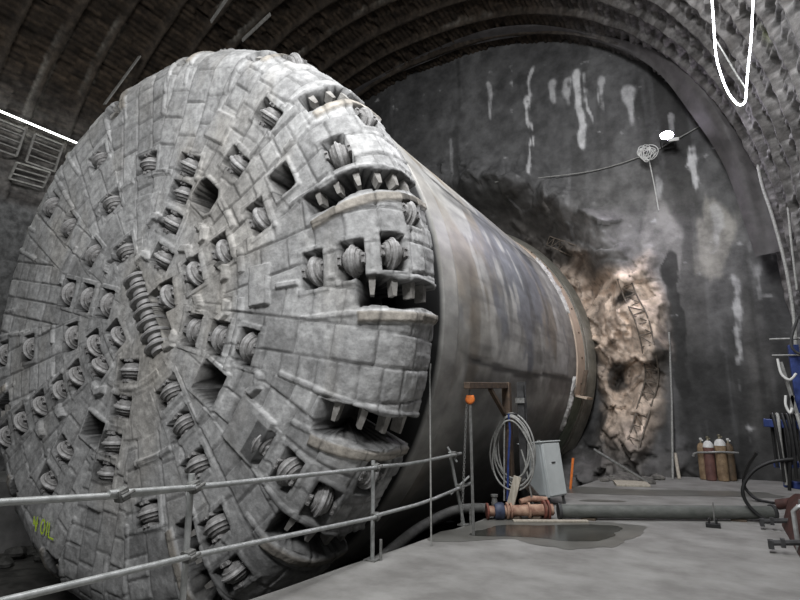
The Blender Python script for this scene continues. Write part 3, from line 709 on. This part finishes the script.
MB().beam((HX + .005, HY - .01, 1.84), (HX + .01, HY - .02, .0), .048, .01, (.4, 1, 0)).build('lifting_strap', M['chain'], ch)
cb = MB()
for i in range(48):
    z = 1.84 - .036 * i; x_ = HX - .06 - .10 * i / 48; y_ = HY - .05 * i / 48; w_ = .015 if i % 2 else .006
    cb.tube([(x_ + w_, y_, z + .016), (x_ + w_, y_, z - .016), (x_ - w_, y_, z - .016), (x_ - w_, y_, z + .016)], .005, 5, True)
cb.build('chain', M['chain'], ch)

# coil of cable on the post
cc = thing('cable_coil', 'coil of grey cable looped over the dark post', 'cable', (-3.12, 9.4, 1.1))
for i, (dx, dz, a_, b_, dy) in enumerate(((0, 0, .29, .55, 0), (.02, .02, .32, .53, -.03), (.045, -.12, .35, .52, -.05), (-.02, -.17, .37, .53, -.02), (.07, -.04, .33, .58, .03), (.03, -.24, .37, .46, -.07))):
    pts = []
    for k in range(48):
        t = 2 * PI * k / 48; top = max(0, math.sin(t)) ** 3
        pts.append((-3.13 + dx * (1 - top) + a_ * math.cos(t), 9.42 + dy + .02 * math.sin(3 * t + i), 1.13 + dz * (1 - top) + b_ * math.sin(t)))
    MB().tube(pts, .015, 8, True).build('cable_loop', M['cable'], cc)
MB().tube([(-2.96, 9.40, 1.1), (-2.90, 9.40, .9), (-2.83, 9.42, .4), (-2.82, 9.6, .03)], .015, 8).build('cable_tail', M['cable'], cc)
MB().tube([(-3.15, 9.38, 1.70), (-3.13, 9.36, 1.4), (-3.18, 9.35, .9), (-3.22, 9.35, .25)], .02, 8).build('blue_lead', M['blue'], cc)
MB().tube([(-3.23, 9.40, 1.66), (-3.25, 9.38, 1.2), (-3.28, 9.36, .25)], .015, 8).build('cable_tail', M['cable'], cc)
MB().tube([(-2.99, 9.55, 1.66), (-3.05, 9.42, 1.70), (-3.20, 9.40, 1.69)], .018, 8).build('hanger', M['darksteel'], cc)

# ------------------------------------------------------------------ electrical cabinet
cab = thing('electrical_cabinet', 'tilted light grey electrical cabinet on short legs beside the pump', 'cabinet', (-3.0, 11.0, 0))
Rc = Matrix.Translation((-2.98, 10.95, .13)) @ Matrix.Rotation(math.radians(-20), 4, 'Z') @ Matrix.Rotation(math.radians(-7), 4, 'Y')
def cabbox(c, d, name, m, bv=.006):
    mb = MB().box(c, d); mb.v = [tuple(Rc @ Vector(p)) for p in mb.v]; return mb.build(name, m, cab, bv)
# local: x = towards right, y = away, door face looks to -y (front right of the picture)
cabbox((0, 0, .50), (.52, .58, 1.0), 'body', M['cabinet'], .012)
cabbox((.268, 0, .50), (.018, .54, .95), 'door', M['cabinet2'])
cabbox((0, 0, 1.012), (.57, .63, .026), 'lid', M['cabinet2'])
cabbox((.283, -.02, .62), (.014, .12, .022), 'handle', M['darksteel'], .003)
cabbox((-.02, -.296, .5), (.44, .012, .90), 'side_panel', M['cabinet'], .003)
cabbox((.0, .0, 1.04), (.05, .05, .03), 'lifting_eye', M['coupler'], .003)
for lx in (-.2, .2):
    for ly in (-.23, .23): 
        p0 = Rc @ Vector((lx, ly, 0)); MB().beam((p0.x, p0.y, p0.z + .02), (p0.x + .03, p0.y, 0), .045, .045, (0, 1, 0)).build('leg', M['darksteel'], cab)

# ------------------------------------------------------------------ rusty pump pipe, props, pipeline, hose
pa, pb = Vector((-3.42, 8.95, .13)), Vector((-2.50, 9.50, .15)); pd = (pb - pa).normalized(); PM = pd.to_track_quat('Z', 'Y').to_matrix().to_4x4(); Lp = (pb - pa).length
pp = thing('pump_pipe', 'short rusty pink and red pump pipe with flanges lying on the wet floor', 'pipe', (-3.0, 9.2, 0))
def onp(t): m = PM.copy(); m.translation = pa + pd * t; return m
MB().lathe([(.085, .0), (.085, .55), (.092, .6), (.092, Lp)], 20, onp(0)).build('pipe_body', M['pump'], pp)
for t, r_, m, nm in ((-.03, .13, 'pumpred', 'flange'), (.30, .13, 'pump', 'flange'), (.36, .125, 'pump', 'flange'), (.66, .125, 'pump', 'flange'), (Lp - .16, .15, 'pumpred', 'flange'), (Lp - .10, .16, 'pumpred', 'flange')):
    MB().lathe([(r_, 0), (r_, .035)], 22, onp(t)).build(nm, M[m], pp, .006)
MB().lathe([(.12, 0), (.135, .02), (.135, .14), (.12, .16)], 22, onp(.10)).build('clamp_coupling', M['navy'], pp)
MB().lathe([(.05, 0), (.055, .03), (.04, .12), (.06, .14), (.06, .17)], 14, Matrix.Translation((-3.33, 9.02, .22))).build('valve', M['coupler'], pp)
MB().tube([(-3.0, 9.35, .25), (-2.85, 9.48, .30), (-2.62, 9.62, .28)], .05, 12).build('side_branch', M['pump'], pp)
for t in (.45, .8): 
    q = pa + pd * t; MB().box((q.x, q.y, .025), (.16, .16, .05)).build('support_block', M['wooddark'], pp)
tag(MB().beam((-3.20, 9.26, .0), (-3.02, 9.34, .66), .13, .04, (0, 1, 0)).build('timber_prop', M['wood'], None, .006), 'pale timber plank leaning upright behind the rusty pump pipe', 'plank')
tag(MB().beam((-2.97, 9.42, .60), (-2.62, 9.95, .0), .11, .04, (0, 1, 0)).build('steel_strut', M['coupler'], None, .004), 'dark steel strut sloping down from the cable coil to the cabinet foot', 'strut')
tag(MB().beam((-3.0, 8.95, .02), (-1.95, 9.52, .02), .10, .03).build('wooden_batten', M['wood'], None, .004), 'thin pale batten lying on the wet floor under the pump', 'plank')
ga, gb = Vector((-2.42, 9.53, .13)), Vector((.68, 11.13, .13))
gp = thing('grey_pipeline', 'long straight grey pipe lying across the platform floor', 'pipe', (-.9, 10.3, 0))
gd = (gb - ga).normalized(); gq = gd.to_track_quat('Z', 'Y').to_matrix().to_4x4(); Lg = (gb - ga).length
gm = gq.copy(); gm.translation = ga
MB().lathe([(.10, 0), (.10, .02), (.105, .03), (.105, Lg)], 24, gm).build('pipe_body', M['pipe'], gp)
for t in (.02, Lg - .04):
    m = gq.copy(); m.translation = ga + gd * t; MB().lathe([(.128, -.02), (.128, .03)], 24, m).build('end_collar', M['darksteel'], gp)
for t in (.5, 2.9):
    q = ga + gd * t; MB().box((q.x, q.y, .015), (.22, .16, .03)).build('support_block', M['wooddark'], gp)
tag(MB().tube(curve([(-4.35, 5.5, -.75), (-4.3, 6.6, -.38), (-4.28, 7.8, -.12), (-4.2, 8.5, .0), (-4.02, 8.9, .09), (-3.78, 9.12, .12), (-3.50, 9.2, .13)]), .08, 14).build('suction_hose', M['hosegrey']), 'thick grey hose curving from the pit up to the rusty pump', 'hose')

# floor anchor with rod
an = thing('floor_anchor', 'small black anchor bracket with an upright rod on the floor before the pipeline', 'anchor', (-.2, 10.1, 0))
a_ = MB(); a_.box((-.2, 10.1, .03), (.20, .14, .06)); a_.box((-.25, 10.1, .09), (.03, .12, .08)); a_.box((-.15, 10.1, .09), (.03, .12, .08)); a_.build('bracket', M['black'], an, .006)
MB().tube([(-.18, 10.15, .06), (-.17, 10.16, .36)], .011, 8).build('rod', M['chain'], an)

# ------------------------------------------------------------------ gas cylinders
def gas(x, y, h, m, label, cap=True, k=1):
    t = thing('gas_cylinder', label, 'gas cylinder', (0, 0, 0), 'gas cylinders by the end wall')
    r_ = .122
    MB().lathe([(.10, 0), (r_, .02), (r_, h - .16), (.11, h - .10), (.085, h - .05), (.05, h - .015)], 24).build('body', m, t)
    if cap:
        MB().lathe([(.126, h - .165), (.116, h - .10), (.09, h - .045), (.052, h - .01), (.03, h)], 24).build('white_shoulder', M['white'], t)
    MB().lathe([(.028, h - .02), (.028, h + .05), (.02, h + .06)], 12).build('neck', M['brass'], t)
    v = MB(); v.lathe([(.035, 0), (.042, .02), (.035, .05)], 12, Matrix.Translation((0, 0, h + .06))); v.box((.03, 0, h + .05), (.07, .03, .03)); v.build('valve', M['white'] if not cap else M['brass'], t)
    t.scale = (k, k, 1); t.location = (x, y, 0); return t
gas(-.41, 16.52, .93, M['ochre'], 'bare ochre rusty gas cylinder at left end of the row', False, .85)
gas(-.25, 16.38, .98, M['maroon'], 'maroon gas cylinder with white shoulder, second from the left', True, 1)
gas(.015, 16.40, 1.03, M['ochre'], 'tallest ochre gas cylinder with white shoulder, in the middle right', True, 1.08)
gas(.20, 16.58, .93, M['browncyl'], 'dark brown gas cylinder at the right end, partly hidden', False, .9)
sb = thing('retaining_bar', 'grey retaining bar strapped across the four gas cylinders', 'bar', (-.1, 16.2, .7))
MB().tube([(-.60, 16.36, .64), (-.50, 16.34, .68), (-.25, 16.235, .70), (.015, 16.245, .72), (.40, 16.40, .70)], .026, 10).build('bar', M['chain'], sb)
MB().tube([(-.61, 16.37, .58), (-.585, 16.36, .64)], .036, 10).build('end_knob', M['chain'], sb)

# ------------------------------------------------------------------ poles, stake, bars at the end wall
def wy(x, z): return float(wall_depth(np.array([x]), np.array([z]))[0][0])
tag(MB().tube([(-1.12, wy(-1.12, .1) - .6, .0), (-1.02, wy(-1.02, 2) - .08, 2.0), (-.92, wy(-.92, 3.9) - .06, 3.9)], .028, 8).build('wall_conduit', M['cable']), 'tall thin grey pipe standing against the dark end wall', 'pipe')
tag(MB().tube([(-.98, 16.3, .0), (-1.04, 16.6, .62)], .045, 10).build('short_pole', M['wood']), 'short thick stub pole leaning near the wall foot left of the gas cylinders', 'pole')
tag(MB().beam((-3.02, 13.1, .0), (-2.93, 13.15, .68), .05, .025).build('orange_stake', M['orange']), 'orange stake standing upright beside the ring at the platform edge', 'stake')
tag(MB().tube([(-2.70, 14.4, .80), (-1.55, 14.75, .04)], .035, 8).build('steel_bar', M['coupler']), 'long steel bar leaning down from the sealing ring onto the rubble', 'bar')

# lattice girder half buried in the rock
def lattice(name, path, half, label, m, rung=.22, off=.05, r_=.022):
    t = thing(name, label, 'girder', (path[0][0], wy(*path[0]) - .1, path[0][1]))
    P = []
    for i in range(len(path) - 1):
        (x0, z0), (x1, z1) = path[i], path[i + 1]; n = max(2, int(math.hypot(x1 - x0, z1 - z0) / .14))
        for k in range(n): P.append((x0 + (x1 - x0) * k / n, z0 + (z1 - z0) * k / n))
    P.append(path[-1]); A = []; B = []
    for i, (x, z) in enumerate(P):
        a, b = P[max(0, i - 1)], P[min(len(P) - 1, i + 1)]; tx, tz = b[0] - a[0], b[1] - a[1]; l = math.hypot(tx, tz); nx, nz = -tz / l, tx / l
        for L_, sgn in ((A, 1), (B, -1)): xx, zz = x + nx * half * sgn, z + nz * half * sgn; L_.append((xx, wy(xx, zz) - off, zz))
    sm = lambda L_: [tuple((Vector(L_[max(0, i - 1)]) + Vector(L_[i]) + Vector(L_[min(len(L_) - 1, i + 1)])) / 3) for i in range(len(L_))]
    A, B = sm(sm(A)), sm(sm(B))
    MB().tube(A, r_, 8).build('chord', m, t); MB().tube(B, r_, 8).build('chord', m, t)
    w = MB()
    for i in range(0, len(A) - 2, 2): w.tube([A[i], B[i]], r_ * .8, 6); w.tube([B[i], A[i + 2]], r_ * .7, 6)
    w.build('lacing', m, t); return t
lattice('lattice_girder', [(-1.98, 5.65), (-1.85, 5.0), (-1.55, 4.3), (-1.45, 3.5), (-1.45, 2.7), (-1.70, 1.9), (-1.98, 1.0), (-2.1, .6)], .17, 'bent steel lattice girder half buried in bare rock right of the ring', M['rebar'])
lattice('lattice_girder', [(-4.55, 7.55), (-3.9, 7.1), (-3.4, 6.75)], .15, 'short lattice girder stub sticking out of dark rock above the ring', M['rebar'])

# rocks
def rock(name, x, y, z, s, m, label, group, seed):
    rr_ = random.Random(seed); me = bpy.data.meshes.new(name); n, k = 10, 7; vs = []; fs = []
    import itertools
    ph = np.linspace(0, 2 * PI, n, endpoint=False); th = np.linspace(.0, PI, k)
    TH_, PH_ = np.meshgrid(th, ph, indexing='ij'); d = np.stack([np.sin(TH_) * np.cos(PH_), np.sin(TH_) * np.sin(PH_), np.cos(TH_)], -1)
    planes = [Vector((rr_.uniform(-1, 1), rr_.uniform(-1, 1), rr_.uniform(-1, 1))).normalized() for _ in range(9)]
    rad = np.ones(TH_.shape)
    for p in planes:
        q = d @ np.array(p); rad = np.where(q > .1, np.minimum(rad, rr_.uniform(.6, .95) / np.maximum(q, .1)), rad)
    P = d * rad[..., None] * np.array([s * rr_.uniform(.8, 1.3), s * rr_.uniform(.8, 1.2), s * rr_.uniform(.45, .8)])
    vs = P.reshape(-1, 3).tolist()
    for i in range(k - 1):
        for j in range(n): fs.append((i * n + j, (i + 1) * n + j, (i + 1) * n + (j + 1) % n, i * n + (j + 1) % n))
    me.from_pydata(vs, [], fs); me.update()
    o = link(name, me, m); o.location = (x, y, z + s * .2); o.rotation_euler = (0, 0, rr_.uniform(0, 6)); return tag(o, label, 'rock', group)
rn = random.Random(11)
for i in range(34):
    x = rn.uniform(-3.2, -1.2); y = rn.uniform(14.7, 15.9) + (x + 1.2) * -.12
    if math.hypot(x - CX, 0) < 4.2: x += .6
    rock('rubble_rock', x, y, .0, rn.choice((.06, .08, .1, .13, .2)), M['rock'], 'small grey rubble stone at the foot of the end wall beside the ring', 'rubble at the wall foot', 100 + i)
for i in range(40):
    x = rn.uniform(-14.3, -11.9); y = rn.uniform(5.0, 8.3); z = -1.56 + .2
    if y > 6.0 and x > -12.9: continue
    rock('rubble_stone', x, y, z - .05, rn.choice((.07, .09, .12, .16, .22)), M['rockdark'], 'dark wet rubble stone on the pit floor at lower left of the cutter head', 'rubble in the pit', 200 + i)
rock('flat_slab_stone', -13.5, 5.9, -1.40, .5, M['rock'], 'flat pale slab of rubble on the pit floor left of the cutter head', None, 299)
tag(MB().box((-1.9, 14.45, .04), (.75, .5, .05), Matrix.Rotation(.3, 3, 'Z') @ Matrix.Rotation(.08, 3, 'X')).build('broken_board', M['wood'], None, .01), 'pale broken board lying flat among rubble at the wall foot', 'board')

# ------------------------------------------------------------------ lamps
fl = thing('flood_lamp', 'bright violet-white flood lamp fixed high on the dark end wall', 'lamp', (-.44, 16.05, 9.25))
Rf = Matrix.Translation((-.44, 15.9, 9.30)) @ Matrix.Rotation(math.radians(-25), 4, 'X') @ Matrix.Rotation(.1, 4, 'Z')
def fbox(c, d, n_, m): 
    mb = MB().box(c, d); mb.v = [tuple(Rf @ Vector(p)) for p in mb.v]; return mb.build(n_, m, fl, .01)
fbox((0, .06, 0), (.34, .12, .30), 'housing', M['darksteel'])
MB().lathe([(.17, 0), (.15, .03), (.06, .05)], 20, Rf @ Matrix.Rotation(PI / 2, 4, 'X')).build('lens', M['flood'], fl)
MB().tube([(-.62, 15.95, 9.2), (-.62, 16.3, 9.1), (-.26, 16.3, 9.1), (-.26, 15.95, 9.2)], .02, 8).build('bracket', M['darksteel'], fl)
fbox((.16, -.04, -.26), (.26, .03, .12), 'reflector', M['white'])
wb = thing('wire_bundle', 'tangle of white wire hung on the wall left of the flood lamp', 'wire', (-1.0, 16.1, 9.0))
for i in range(9):
    rr_ = random.Random(40 + i); c0 = Vector((-.98 + rr_.uniform(-.12, .12), 16.0, 8.98 + rr_.uniform(-.1, .1))); a1, b1 = rr_.uniform(.1, .26), rr_.uniform(.12, .24)
    MB().tube([c0 + Vector((a1 * math.cos(t * PI / 8), .05 * math.sin(t * .7), b1 * math.sin(t * PI / 8))) for t in range(16)], .012, 6, True).build('wire_loop', M['white'], wb)
tag(MB().tube(curve([(-5.77, wy(-5.77, 9.34) - .05, 9.34), (-4.12, wy(-4.12, 9.2) - .05, 9.2), (-2.47, wy(-2.47, 9.16) - .05, 9.16), (-1.0, wy(-1, 9.3) - .05, 9.32), (-.46, wy(-.46, 9.5) - .05, 9.52), (.2, wy(.2, 9.8) - .05, 9.78), (.66, wy(.66, 10) - .05, 10.0)]), .018, 8).build('power_cable', M['cable']), 'power cable strung across the end wall through the flood lamp', 'cable')
tag(MB().tube(curve([(-.99, 16.6, 9.0), (-.93, wy(-.93, 8.3) - .05, 8.3), (-.88, wy(-.88, 7.5) - .05, 7.5)]), .016, 8).build('dangling_wire', M['white']), 'short pale wire dangling down the wall below the wire tangle', 'wire')
ll = thing('led_light_loop', 'glowing white LED light strip hanging in a narrow loop on the right', 'light', (.75, 9, 6.3))
LP = [(.60, 9, 9.0), (.583, 9, 8.159), (.559, 9, 7.63), (.543, 9, 7.194), (.575, 9, 6.85), (.627, 9, 6.566), (.70, 9, 6.36), (.766, 9, 6.273), (.83, 9, 6.30), (.857, 9, 6.411), (.875, 9, 6.52), (.895, 9, 6.648), (.95, 9, 6.95), (1.014, 9, 7.283), (1.11, 9, 7.94), (1.14, 9, 8.3)]
MB().tube(curve(LP, 3), .014, 10).build('led_strip', M['led'], ll)
MB().tube([(.566, 9.05, 7.5), (.66, 9.05, 7.2), (.78, 9.05, 6.8), (.87, 9.05, 6.55)], .012, 6).build('tie_wire', M['cable'], ll)
lt = thing('led_tube_light', 'long glowing LED tube mounted on the left vault side', 'light', (-15.5, 6.5, 9.39))
MB().tube([(-15.45, 2.0, 9.42), (-15.45, 6.1, 9.39), (-15.45, 9.3, 9.39)], .028, 10).build('led_tube', M['led2'], lt)
MB().box((-15.52, 5.65, 9.43), (.05, 7.3, .05)).build('mounting_rail', M['galv'], lt)

def to_wall(o):
    o.scale = (WS,) * 3; o.location = (o.location.x * WS, o.location.y * WS, 1.8 + (o.location.z - 1.8) * WS)
for o in (fl, wb): to_wall(o)
# lattice panels on the left haunch of the vault
def ladder(y0, y1, x, z, hgt, tilt, label, bars):
    t = thing('rebar_panel', label, 'rebar panel', (x, (y0 + y1) / 2, z)); dx = -.28
    f_ = MB(); c1, c2 = (x, y0, z), (x, y1, z + tilt); b1, b2 = (x + dx, y0, z - hgt), (x + dx, y1, z - hgt + tilt)
    for a_, b_ in ((c1, c2), (b1, b2), (c1, b1), (c2, b2)): f_.beam(a_, b_, .05, .05)
    f_.build('frame', M['lattice'], t)
    k = MB()
    for i in range(1, bars + 1):
        q = i / (bars + 1); k.beam((x + dx * q, y0, z - hgt * q), (x + dx * q, y1, z - hgt * q + tilt), .04, .04)
    k.build('bars', M['lattice'], t)
ladder(5.35, 6.75, -15.55, 9.2, .70, 0, 'pale barred steel panel nearest the left picture edge under the LED tube', 3)
ladder(7.0, 7.75, -15.55, 9.2, .75, 0, 'pale barred steel panel next to the cutter head under the LED tube', 3)
ladder(6.75, 7.6, -15.75, 8.3, .40, .05, 'tilted pale steel panel hanging below the two barred panels', 2)
# splinters of lagging that stick out of the vault
for p0, p1, lab in (((-14.15, 8.0, 10.2), (-13.85, 8.7, 12.05), 'pale splintered lagging board jutting from vault at upper left of the cutter head'),
                    ((-11.4, 10.35, 12.75), (-10.15, 10.2, 13.05), 'pale lagging strip on the vault just above the top of the cutter head'),
                    ((-11.7, 9.4, 12.85), (-10.9, 9.25, 13.2), 'short pale lagging strip on the vault by the green dot')):
    tag(MB().beam(p0, p1, .12, .03, (0, 1, 0)).build('lagging_board', M['lattice']), lab, 'board')

tag(MB().tube(curve([(1.49, 15.2, 7.805), (1.501, 15.0, 7.071), (1.583, 14.7, 6.2), (1.648, 14.4, 5.152), (1.661, 14.2, 4.313), (1.625, 14.0, 3.415), (1.516, 13.8, 2.363)]), .035, 8).build('drain_hose', M['cable']), 'pale drain hose running down the right side of the vault beside the membrane', 'hose')
tag(MB().tube(curve([(1.853, 14.4, 8.133), (1.824, 14.2, 7.185), (1.814, 14.0, 6.281), (1.756, 13.8, 5.319), (1.708, 13.6, 4.194)]), .022, 8).build('thin_drain_hose', M['cable']), 'thin pale hose on the right vault wall, nearer to the picture edge', 'hose')
# ------------------------------------------------------------------ equipment on the right
sk = thing('steel_skid', 'red-brown steel skid with projecting pins at the right edge of the platform', 'skid', (1.2, 10, 0))
s_ = MB(); pr = [(.72, 0), (1.75, 0), (1.75, .50), (.95, .50), (.86, .42)]
Mk = Matrix(((1, 0, 0, 0), (0, 0, 1, 0), (0, 1, 0, 0), (0, 0, 0, 1)))
s_.prism(pr[::-1], 7.6, 10.75, Mk); s_.build('frame', M['redsteel'], sk, .02)
MB().tube([(.92, 10.72, .36), (.90, 10.9, .33), (.72, 10.98, .28)], .08, 14).build('pipe_stub', M['redsteel'], sk)
for y_ in (10.3, 8.75):
    b = MB(); b.tube([(.80, y_, .16), (.45, y_ - .02, .12)], .035, 8); b.box((.45, y_, .10), (.06, .12, .10)); b.box((.58, y_, .13), (.05, .10, .10)); b.build('pin_bracket', M['darksteel'], sk)
b = MB(); b.tube([(.85, 9.1, .50), (.86, 9.1, .62)], .03, 8); b.build('lug', M['chain'], sk)
rk = thing('hose_rack', 'blue steel rack frame holding hoses at the right edge', 'rack', (1.2, 11.4, 0))
MB().beam((1.25, 11.3, .5), (1.25, 11.3, 2.85), .15, .15, (0, 1, 0)).build('column', M['blue'], rk, .01)
MB().beam((1.45, 12.0, .5), (1.45, 12.0, 2.60), .12, .12, (0, 1, 0)).build('column', M['blue'], rk, .01)
MB().beam((.68, 11.1, 1.56), (1.65, 11.1, 1.50), .12, .13).build('cross_arm', M['blue'], rk, .01)
MB().beam((.85, 11.1, .60), (1.7, 11.1, .52), .14, .11).build('cross_arm', M['blue'], rk, .01)
MB().beam((.78, 11.6, .85), (1.6, 11.6, .88), .10, .10).build('cross_arm', M['blue'], rk, .01)
MB().tube([(.92, 11.15, 2.95), (1.7, 11.15, 2.93)], .02, 8).build('rod', M['chain'], rk)
MB().tube([(.93, 11.2, 2.68), (1.5, 11.2, 2.66)], .016, 8).build('rod', M['chain'], rk)
MB().beam((1.02, 11.0, 2.55), (1.16, 11.0, 1.62), .05, .05).build('diagonal_bar', M['chain'], rk)
MB().beam((1.12, 11.0, 2.0), (1.04, 11.0, 1.55), .05, .05).build('diagonal_bar', M['chain'], rk)
for y_ in (11.1, 11.6):
    MB().box((1.5, y_, .28), (.14, .14, .56)).build('foot', M['blue'], rk)
# hoses over the rack arm
hs = random.Random(5)
for i in range(9):
    x0 = .80 + i * .065; dr = hs.uniform(.75, 1.15); y0 = 10.98 + hs.uniform(-.03, .03); zt = 1.64
    pts = [(x0, y0 + .215, zt - dr * .8), (x0, y0 + .215, zt - .25), (x0, y0 + .20, zt - .05), (x0 + .01, y0 + .10, zt + .055), (x0 + .02, y0 - .01, zt + .0), (x0 + .03 + hs.uniform(-.03, .03), y0 - .07, zt - .4), (x0 + hs.uniform(-.04, .06), y0 - .06, zt - dr)]
    pale = i in (1, 5, 6)
    lab = ['black hose draped over the blue rack arm'] [0]
    tag(MB().tube(curve(pts, 3), .026, 8).build('hose', M['cable'] if pale else M['black']), ('pale grey' if pale else 'black') + ' hose draped over the front arm of the blue rack', 'hose', 'grey hoses on the rack' if pale else 'black hoses on the rack')
hl = [(1.0, 10.9, 1.0), (.86, 10.88, .98), (.66, 10.86, .93), (.45, 10.85, .80), (.30, 10.84, .60), (.26, 10.83, .42), (.33, 10.82, .24), (.48, 10.80, .09), (.62, 10.79, .03)]
tag(MB().tube(curve(hl), .028, 10).build('hose_loop', M['black']), 'thick black hose making a wide loop out from the blue rack over the floor', 'hose')
tag(MB().tube(curve([(.98, 10.95, 2.6), (1.0, 10.9, 2.35), (1.1, 10.88, 2.25), (1.2, 10.9, 2.35)]), .02, 8).build('wire_hanger', M['white']), 'short white cable hooked on top of the blue rack', 'cable')
tag(MB().tube(curve([(1.02, 10.9, 2.0), (1.0, 10.88, 1.85), (1.04, 10.86, 1.72), (1.08, 10.88, 1.8)]), .02, 8).build('white_clip', M['white']), 'small white hooked strap dangling from the rack diagonal bar', 'strap')
tag(MB().tube(curve([(1.35, 11.0, 3.3), (1.2, 10.95, 2.9), (1.24, 10.95, 2.7), (1.45, 10.95, 2.62)]), .022, 8).build('curved_hose', M['darksteel']), 'dark hose curving over the top rods of the blue rack', 'hose')
tag(MB().tube(curve([(.60, 12.3, 1.0), (.45, 12.8, .7), (.35, 13.3, .3), (.55, 13.2, .04), (.95, 12.9, .03)]), .03, 8).build('floor_hose', M['black']), 'black hose trailing down to the floor behind the rack', 'hose')
gt = thing('grey_tube_frame', 'pale grey tube leaning on the front of the red-brown skid', 'tube', (.8, 8.9, 0))
MB().tube([(.75, 8.9, .02), (.745, 8.9, .50), (.80, 8.9, .56), (1.0, 8.9, .56)], .03, 10).build('tube', M['galv'], gt)

# spray mark (lies on the cutter head, so it is a part of the machine)
sp = strokes(SPRAY, 3.45, 242.4); spo = sp.build('spray_mark', M['spray']); 
def snap():
    me = spo.data
    for v in me.vertices:
        x, y, z = v.co.x, v.co.y, v.co.z - R
        r_ = math.hypot(x, z); ss = r_ if r_ < S1 else S1 + RC * math.asin(min(1, (r_ - S1) / RC)); _, d, _, _ = [float(q) for q in prof(ss)]
        v.co.y = d - .055 + .12 * (v.co.y - y0_)
y0_ = sum(v.co.y for v in spo.data.vertices) / len(spo.data.vertices)
snap(); spo.parent = tbm; spo['label'] = 'yellow-green spray painted mark'

# ------------------------------------------------------------------ lights, world, camera
def area(name, loc, tgt, sx, sy, e, col=(1, .98, .95)):
    l = bpy.data.lights.new(name, 'AREA'); l.shape = 'RECTANGLE'; l.size = sx; l.size_y = sy; l.energy = e; l.color = col
    o = bpy.data.objects.new(name, l); C.objects.link(o); o.location = loc
    o.rotation_euler = (Vector(tgt) - Vector(loc)).to_track_quat('-Z', 'Y').to_euler(); return o
area('unseen_key_light', (-2.2, -2.0, 9.0), (-8.4, 5.5, 3.0), 4.5, 2.2, 970, (.98, .985, 1))  # unseen area light added above and behind the camera, aimed at the cutter face
area('unseen_right_fill', (-1.2, 3.5, 10.5), (-5, 9, 1.5), 4.0, .6, 620, (.97, .98, 1))  # unseen area light added overhead for the shield and floor
area('unseen_rear_fill', (-1.2, 8.6, 11.2), (-2.8, 14.0, 2.0), .6, 3.0, 480, (.97, .97, 1))  # unseen area light added high up, aimed towards the end wall
area('left_led_row', (-14.8, 6.0, 9.2), (-11, 6.5, 4.5), 5.0, .2, 90, (.95, 1, .95))
pl = bpy.data.lights.new('flood_glow', 'SPOT'); pl.energy = 500; pl.spot_size = 2.6; pl.spot_blend = .6; pl.shadow_soft_size = .2; pl.color = (.9, .85, 1)
po = bpy.data.objects.new('flood_glow', pl); C.objects.link(po); po.location = (-.44, 15.6, 9.2); po.rotation_euler = (Vector((-2.5, 10, 0)) - po.location).to_track_quat('-Z', 'Y').to_euler()
w = bpy.data.worlds.new('dim_tunnel_air'); bpy.context.scene.world = w; w.use_nodes = True
w.node_tree.nodes['Background'].inputs[0].default_value = (.9, .95, 1, 1); w.node_tree.nodes['Background'].inputs[1].default_value = .06

cd = bpy.data.cameras.new('camera'); co = bpy.data.objects.new('camera', cd); C.objects.link(co)
cd.sensor_width = 36; cd.lens = 543 / 800 * 36; cd.clip_start = .05
co.location = (0, 0, 1.8); co.rotation_euler = (PI / 2 + math.atan(108 / 543), 0, .5174)
sc = bpy.context.scene; sc.camera = co
sc.view_settings.view_transform = 'Standard'; sc.view_settings.look = 'None'; sc.view_settings.exposure = 0.0
